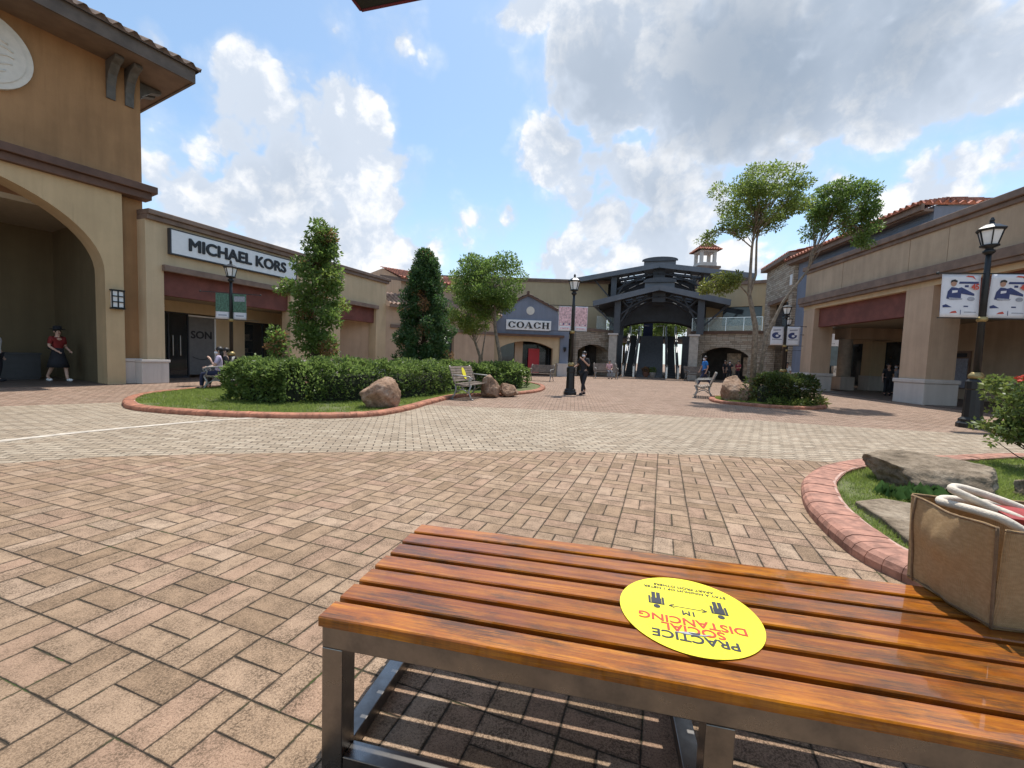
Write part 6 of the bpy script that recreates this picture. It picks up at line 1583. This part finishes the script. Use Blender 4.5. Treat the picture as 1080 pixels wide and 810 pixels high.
# ------------------------------------------------------------------ people
def skin_obj(name, joints, edges, mat, parent, sub=2):
    me = bpy.data.meshes.new(name); keys = list(joints)
    me.from_pydata([joints[k][0] for k in keys], [(keys.index(a), keys.index(b)) for a, b in edges], [])
    o = bpy.data.objects.new(name, me); COL.objects.link(o)
    sk = o.modifiers.new('skin', 'SKIN'); sk.use_smooth_shade = True
    for i, k in enumerate(keys):
        r = joints[k][1]; r = r if hasattr(r, '__len__') else (r, r)
        me.skin_vertices[0].data[i].radius = r
        me.skin_vertices[0].data[i].use_root = (i == 0)
    ss = o.modifiers.new('sub', 'SUBSURF'); ss.levels = ss.render_levels = sub
    bake(o)
    for p in o.data.polygons: p.use_smooth = True
    o.data.materials.clear(); o.data.materials.append(mat); o.data.name = name
    if parent: o.parent = parent
    return o
def person(loc, az, label, H=1.66, shirt='black', legs='black', pose='stand', skin='skin', hair='short', mask=False, skirt=False, stride=.0, arm_l=None, arm_r=None, hat=False, z=0.0, seat=.47, bare=False, group=None, backpack=False, twist=0):
    r = empty('person', (loc[0], loc[1], z), R(180 - az), label, 'person', group)
    V = lambda x, y, zz: Vector((x * H, y * H, zz * H))
    lift = 0.0
    if pose == 'sit': lift = seat / H - .50
    up = lambda zz: zz + lift
    J = {}
    J['pelvis'] = (V(0, 0, up(.53)), (.072 * H, .055 * H)); J['spine'] = (V(0, 0, up(.62)), (.064 * H, .05 * H)); J['chest'] = (V(0, .002, up(.74)), (.078 * H, .056 * H))
    J['neck'] = (V(0, .0, up(.835)), .029 * H); J['jaw'] = (V(0, -.012, up(.876)), (.036 * H, .04 * H)); J['head'] = (V(0, -.004, up(.935)), (.044 * H, .053 * H)); J['crown'] = (V(0, 0, up(.975)), .03 * H)
    J['nose'] = (V(0, -.062, up(.913)), .008 * H)
    E = [('pelvis', 'spine'), ('spine', 'chest'), ('chest', 'neck'), ('neck', 'jaw'), ('jaw', 'head'), ('head', 'crown'), ('head', 'nose')]
    for s, n, arm in ((-1, 'r', arm_r), (1, 'l', arm_l)):
        el, wr = arm or ((s * .135, .01, .63), (s * .14, -.03, .485))
        J['sh' + n] = (V(s * .098, 0, up(.80)), .036 * H); J['el' + n] = (V(el[0], el[1], up(el[2])), .023 * H); J['wr' + n] = (V(wr[0], wr[1], up(wr[2])), .016 * H)
        d = (J['wr' + n][0] - J['el' + n][0]).normalized(); sd = d.cross(Vector((s, .2, 0))).normalized() if abs(d.x) < .9 else Vector((0, 1, 0))
        J['pa' + n] = (J['wr' + n][0] + d * .035 * H, (.018 * H, .011 * H))
        E += [('chest', 'sh' + n), ('sh' + n, 'el' + n), ('el' + n, 'wr' + n), ('wr' + n, 'pa' + n)]
        for f in range(4):
            ln = (.048, .055, .052, .042)[f]; J['f%d' % f + n] = (J['pa' + n][0] + d * ln * H + sd * (.011 * (f - 1.5)) * H + Vector((0, -.012 * H, 0)), .0055 * H); E.append(('pa' + n, 'f%d' % f + n))
        J['th' + n] = (J['pa' + n][0] + d * .016 * H + sd * -.03 * H, .006 * H); E.append(('pa' + n, 'th' + n))
        q = stride * s
        if pose == 'sit':
            J['hip' + n] = (V(s * .052, -.02, up(.505)), .056 * H); J['kn' + n] = (V(s * .06, -.25, up(.505)), .035 * H); J['an' + n] = (V(s * .06, -.26, .045), .023 * H); J['to' + n] = (V(s * .065, -.35, .022), .021 * H)
        else:
            J['hip' + n] = (V(s * .05, 0, .50), .056 * H); J['kn' + n] = (V(s * .055, -.02 - q * .55, .285), .035 * H); J['an' + n] = (V(s * .055, .01 - q * 1.15 + (.03 if q < 0 else 0), .048 + (.035 if q < -.05 else 0)), .023 * H); J['to' + n] = (V(s * .06, -.085 - q * 1.15 + (.03 if q < 0 else 0), .022), .021 * H)
        E += [('pelvis', 'hip' + n), ('hip' + n, 'kn' + n), ('kn' + n, 'an' + n), ('an' + n, 'to' + n)]
    skin_obj('body', J, E, MAT[skin], r)
    g = .012 * H
    def sub(keys, grow): return {k: (J[k][0], tuple(x + grow for x in J[k][1]) if hasattr(J[k][1], '__len__') else J[k][1] + grow) for k in keys}
    S = sub(['chest', 'spine', 'pelvis', 'shl', 'shr', 'ell', 'elr'], g)
    for n in 'lr':
        S['el' + n] = (J['sh' + n][0].lerp(J['el' + n][0], .8), .030 * H)
    S['col'] = (J['neck'][0].lerp(J['chest'][0], .35), .036 * H)
    S['hem'] = (J['pelvis'][0] + Vector((0, 0, -.035 * H)), (.086 * H, .07 * H)); S['hem2'] = (J['pelvis'][0] + Vector((0, 0, -.06 * H)), (.088 * H, .072 * H))
    skin_obj('shirt', S, [('pelvis', 'hem'), ('hem', 'hem2'), ('chest', 'spine'), ('spine', 'pelvis'), ('chest', 'col'), ('chest', 'shl'), ('chest', 'shr'), ('shl', 'ell'), ('shr', 'elr')], MAT['cloth_' + shirt], r)
    if skirt:
        mb = MB(); c = J['pelvis'][0]; mb.lathe([(.075 * H, .09 * H), (.09 * H, 0), (.13 * H, -.16 * H), (.155 * H, -.27 * H), (.13 * H, -.27 * H)], c, 18); mb.build('skirt', MAT['cloth_' + legs], r)
    else:
        S = sub(['pelvis', 'hipl', 'hipr', 'knl', 'knr', 'anl', 'anr'], .008 * H)
        for n in 'lr': S['an' + n] = (J['kn' + n][0].lerp(J['an' + n][0], .9), .028 * H)
        skin_obj('trousers', S, [('pelvis', 'hipl'), ('pelvis', 'hipr'), ('hipl', 'knl'), ('hipr', 'knr'), ('knl', 'anl'), ('knr', 'anr')], MAT['cloth_' + legs], r)
    for n in 'lr':
        a, t = J['an' + n][0], J['to' + n][0]
        mb = MB(); m_ = a.lerp(t, .5); mb.ball((m_.x, m_.y, .026 * H), .032 * H, 10, .07 * H, .03 * H); mb.build('shoe', MAT['cloth_white' if skirt else 'cloth_black'], r)
    hd = J['head'][0]; mb = MB()
    if hair == 'short': mb.ball((hd.x, hd.y + .014 * H, hd.z + .018 * H), .054 * H, 14, .058 * H, .052 * H)
    elif hair == 'crop': mb.ball((hd.x, hd.y + .01 * H, hd.z + .016 * H), .0505 * H, 14, .058 * H, .049 * H)
    else: mb.ball((hd.x, hd.y + .018 * H, hd.z + .012 * H), .06 * H, 14, .062 * H, .06 * H); mb.ball((hd.x, hd.y + .045 * H, hd.z - .07 * H), .05 * H, 12, .035 * H, .095 * H)
    mb.build('hair', MAT['hair'], r)
    mb = MB()
    for s in (-1, 1): mb.ball((hd.x + s * .019 * H, hd.y - .0535 * H, hd.z - .004 * H), .006 * H, 8)
    mb.build('eyes', MAT['hair'], r)
    mb = MB()
    for s in (-1, 1): mb.ball((hd.x + s * .047 * H, hd.y + .005 * H, hd.z - .012 * H), .008 * H, 8, .014 * H, .019 * H)
    mb.build('ears', MAT[skin], r)
    mb = MB()
    if mask: mb.ball((hd.x, hd.y - .028 * H, hd.z - .045 * H), .040 * H, 12, .040 * H, .032 * H); mb.build('face_mask', MAT['mask_white'], r)
    else: mb.box(hd.x - .014 * H, hd.x + .014 * H, hd.y - .0555 * H, hd.y - .045 * H, hd.z - .049 * H, hd.z - .043 * H); mb.build('mouth', MAT['cloth_maroon'], r)
    if hat:
        mb = MB(); mb.lathe([(.11 * H, .03 * H), (.115 * H, .035 * H), (.06 * H, .045 * H), (.057 * H, .085 * H), (.04 * H, .1 * H)], (hd.x, hd.y, hd.z), 18); mb.build('hat', MAT['cloth_black'], r)
    if backpack:
        mb = MB(); c = J['chest'][0]; mb.box(-.075 * H, .075 * H, .06 * H, .14 * H, c.z - .15 * H, c.z + .06 * H); mb.build('backpack', MAT['cloth_black'], r, bevel=.03 * H)
    return r
PG = 'people around the plaza'
p = G(615, 416.5)
m1 = person((p.x, p.y + .1), -140, 'man in black with a white mask leaning beside the plaza lamp post', 1.60, 'black', 'black', 'stand', 'skin', 'crop', True, stride=.13, arm_l=((.15, -.03, .66), (.04, -.13, .80)), arm_r=((-.16, -.02, .67), (-.22, -.12, .60)), group=PG)
p = G(742, 408)
person((p.x, p.y), -88, 'walker in a bright blue shirt striding past the stairs', 1.72, 'blue', 'navy', 'stand', 'skin', 'short', True, stride=.19, arm_l=((.13, .05, .65), (.13, .0, .50)), arm_r=((-.13, -.04, .64), (-.12, -.10, .52)), group=PG)
p = G(62, 402.5)
person((p.x, p.y), 100, 'walker in a red shirt, black hat and dark skirt inside the cream archway', 1.72, 'red', 'black', 'stand', 'skin_light', 'short', False, True, stride=.12, arm_l=((.13, .02, .65), (.1, -.12, .58)), arm_r=((-.13, .0, .65), (-.1, -.13, .57)), hat=True, group=PG, backpack=True, z=.016)
p = G(-3, 403)
person((p.x, p.y), 60, 'person in dark clothes by the dark door of the archway, cut by the edge', 1.62, 'white', 'black', 'stand', 'skin_light', 'long', group=PG, z=.016)
person((AT(231, 400, 12.6).x, 12.6), -122, 'seated long haired woman in a lilac top behind the hedge end', 1.62, 'lilac', 'navy', 'sit', 'skin_light', 'long', True, arm_l=((.13, -.06, .65), (.04, -.12, .76)), arm_r=((-.14, -.03, .65), (-.06, -.16, .62)), group=PG, z=.02)
person((AT(238, 400, 13.25).x, 13.25), -122, 'seated person in black at the far end of the hidden bench', 1.58, 'black', 'black', 'sit', 'skin_light', 'short', group=PG, z=.02)
c = AT(642, 397, 29.9)
person((c.x, 29.85), 180, 'seated woman in pink on the pale bench left of the stairs', 1.62, 'pink', 'grey', 'sit', 'skin_light', 'short', group=PG, seat=.52, arm_l=((.13, -.03, .65), (.06, -.15, .6)), arm_r=((-.13, -.03, .65), (-.06, -.15, .6)))
for px, Y, sh, lab, az in ((764, 31.5, 'black', 'standing shopper in black with light cap in front of the low stone arch', 150), (769, 31.2, 'black', 'second shopper in black, nearer the stone arch middle', -150), (778, 31.0, 'maroon', 'shopper in dark maroon right of the two in black at the stone arch', -120)):
    c = AT(px, 397, Y); person((c.x, Y), az, lab, 1.6, sh, 'black', 'stand', 'skin', 'short', px == 769, group=PG, arm_l=((.14, -.05, .66), (.1, -.16, .66)))
c = AT(829, 400, 24.5); person((c.x, 24.5), 200, 'person in a white top behind the dark flowering bush', 1.55, 'white', 'black', 'stand', 'skin', 'short', group=PG)
c = AT(936, 405, 21.0); person((c.x, 21.0), 200, 'standing shopper in dark clothes deep in the shaded arcade', 1.6, 'black', 'black', 'stand', 'skin', 'short', group=PG, z=.02)
c = AT(944, 405, 22.0); person((c.x, 22.0), 240, 'shopper in grey beside the near arcade pillar', 1.6, 'grey', 'black', 'stand', 'skin', 'short', True, group=PG, z=.02)
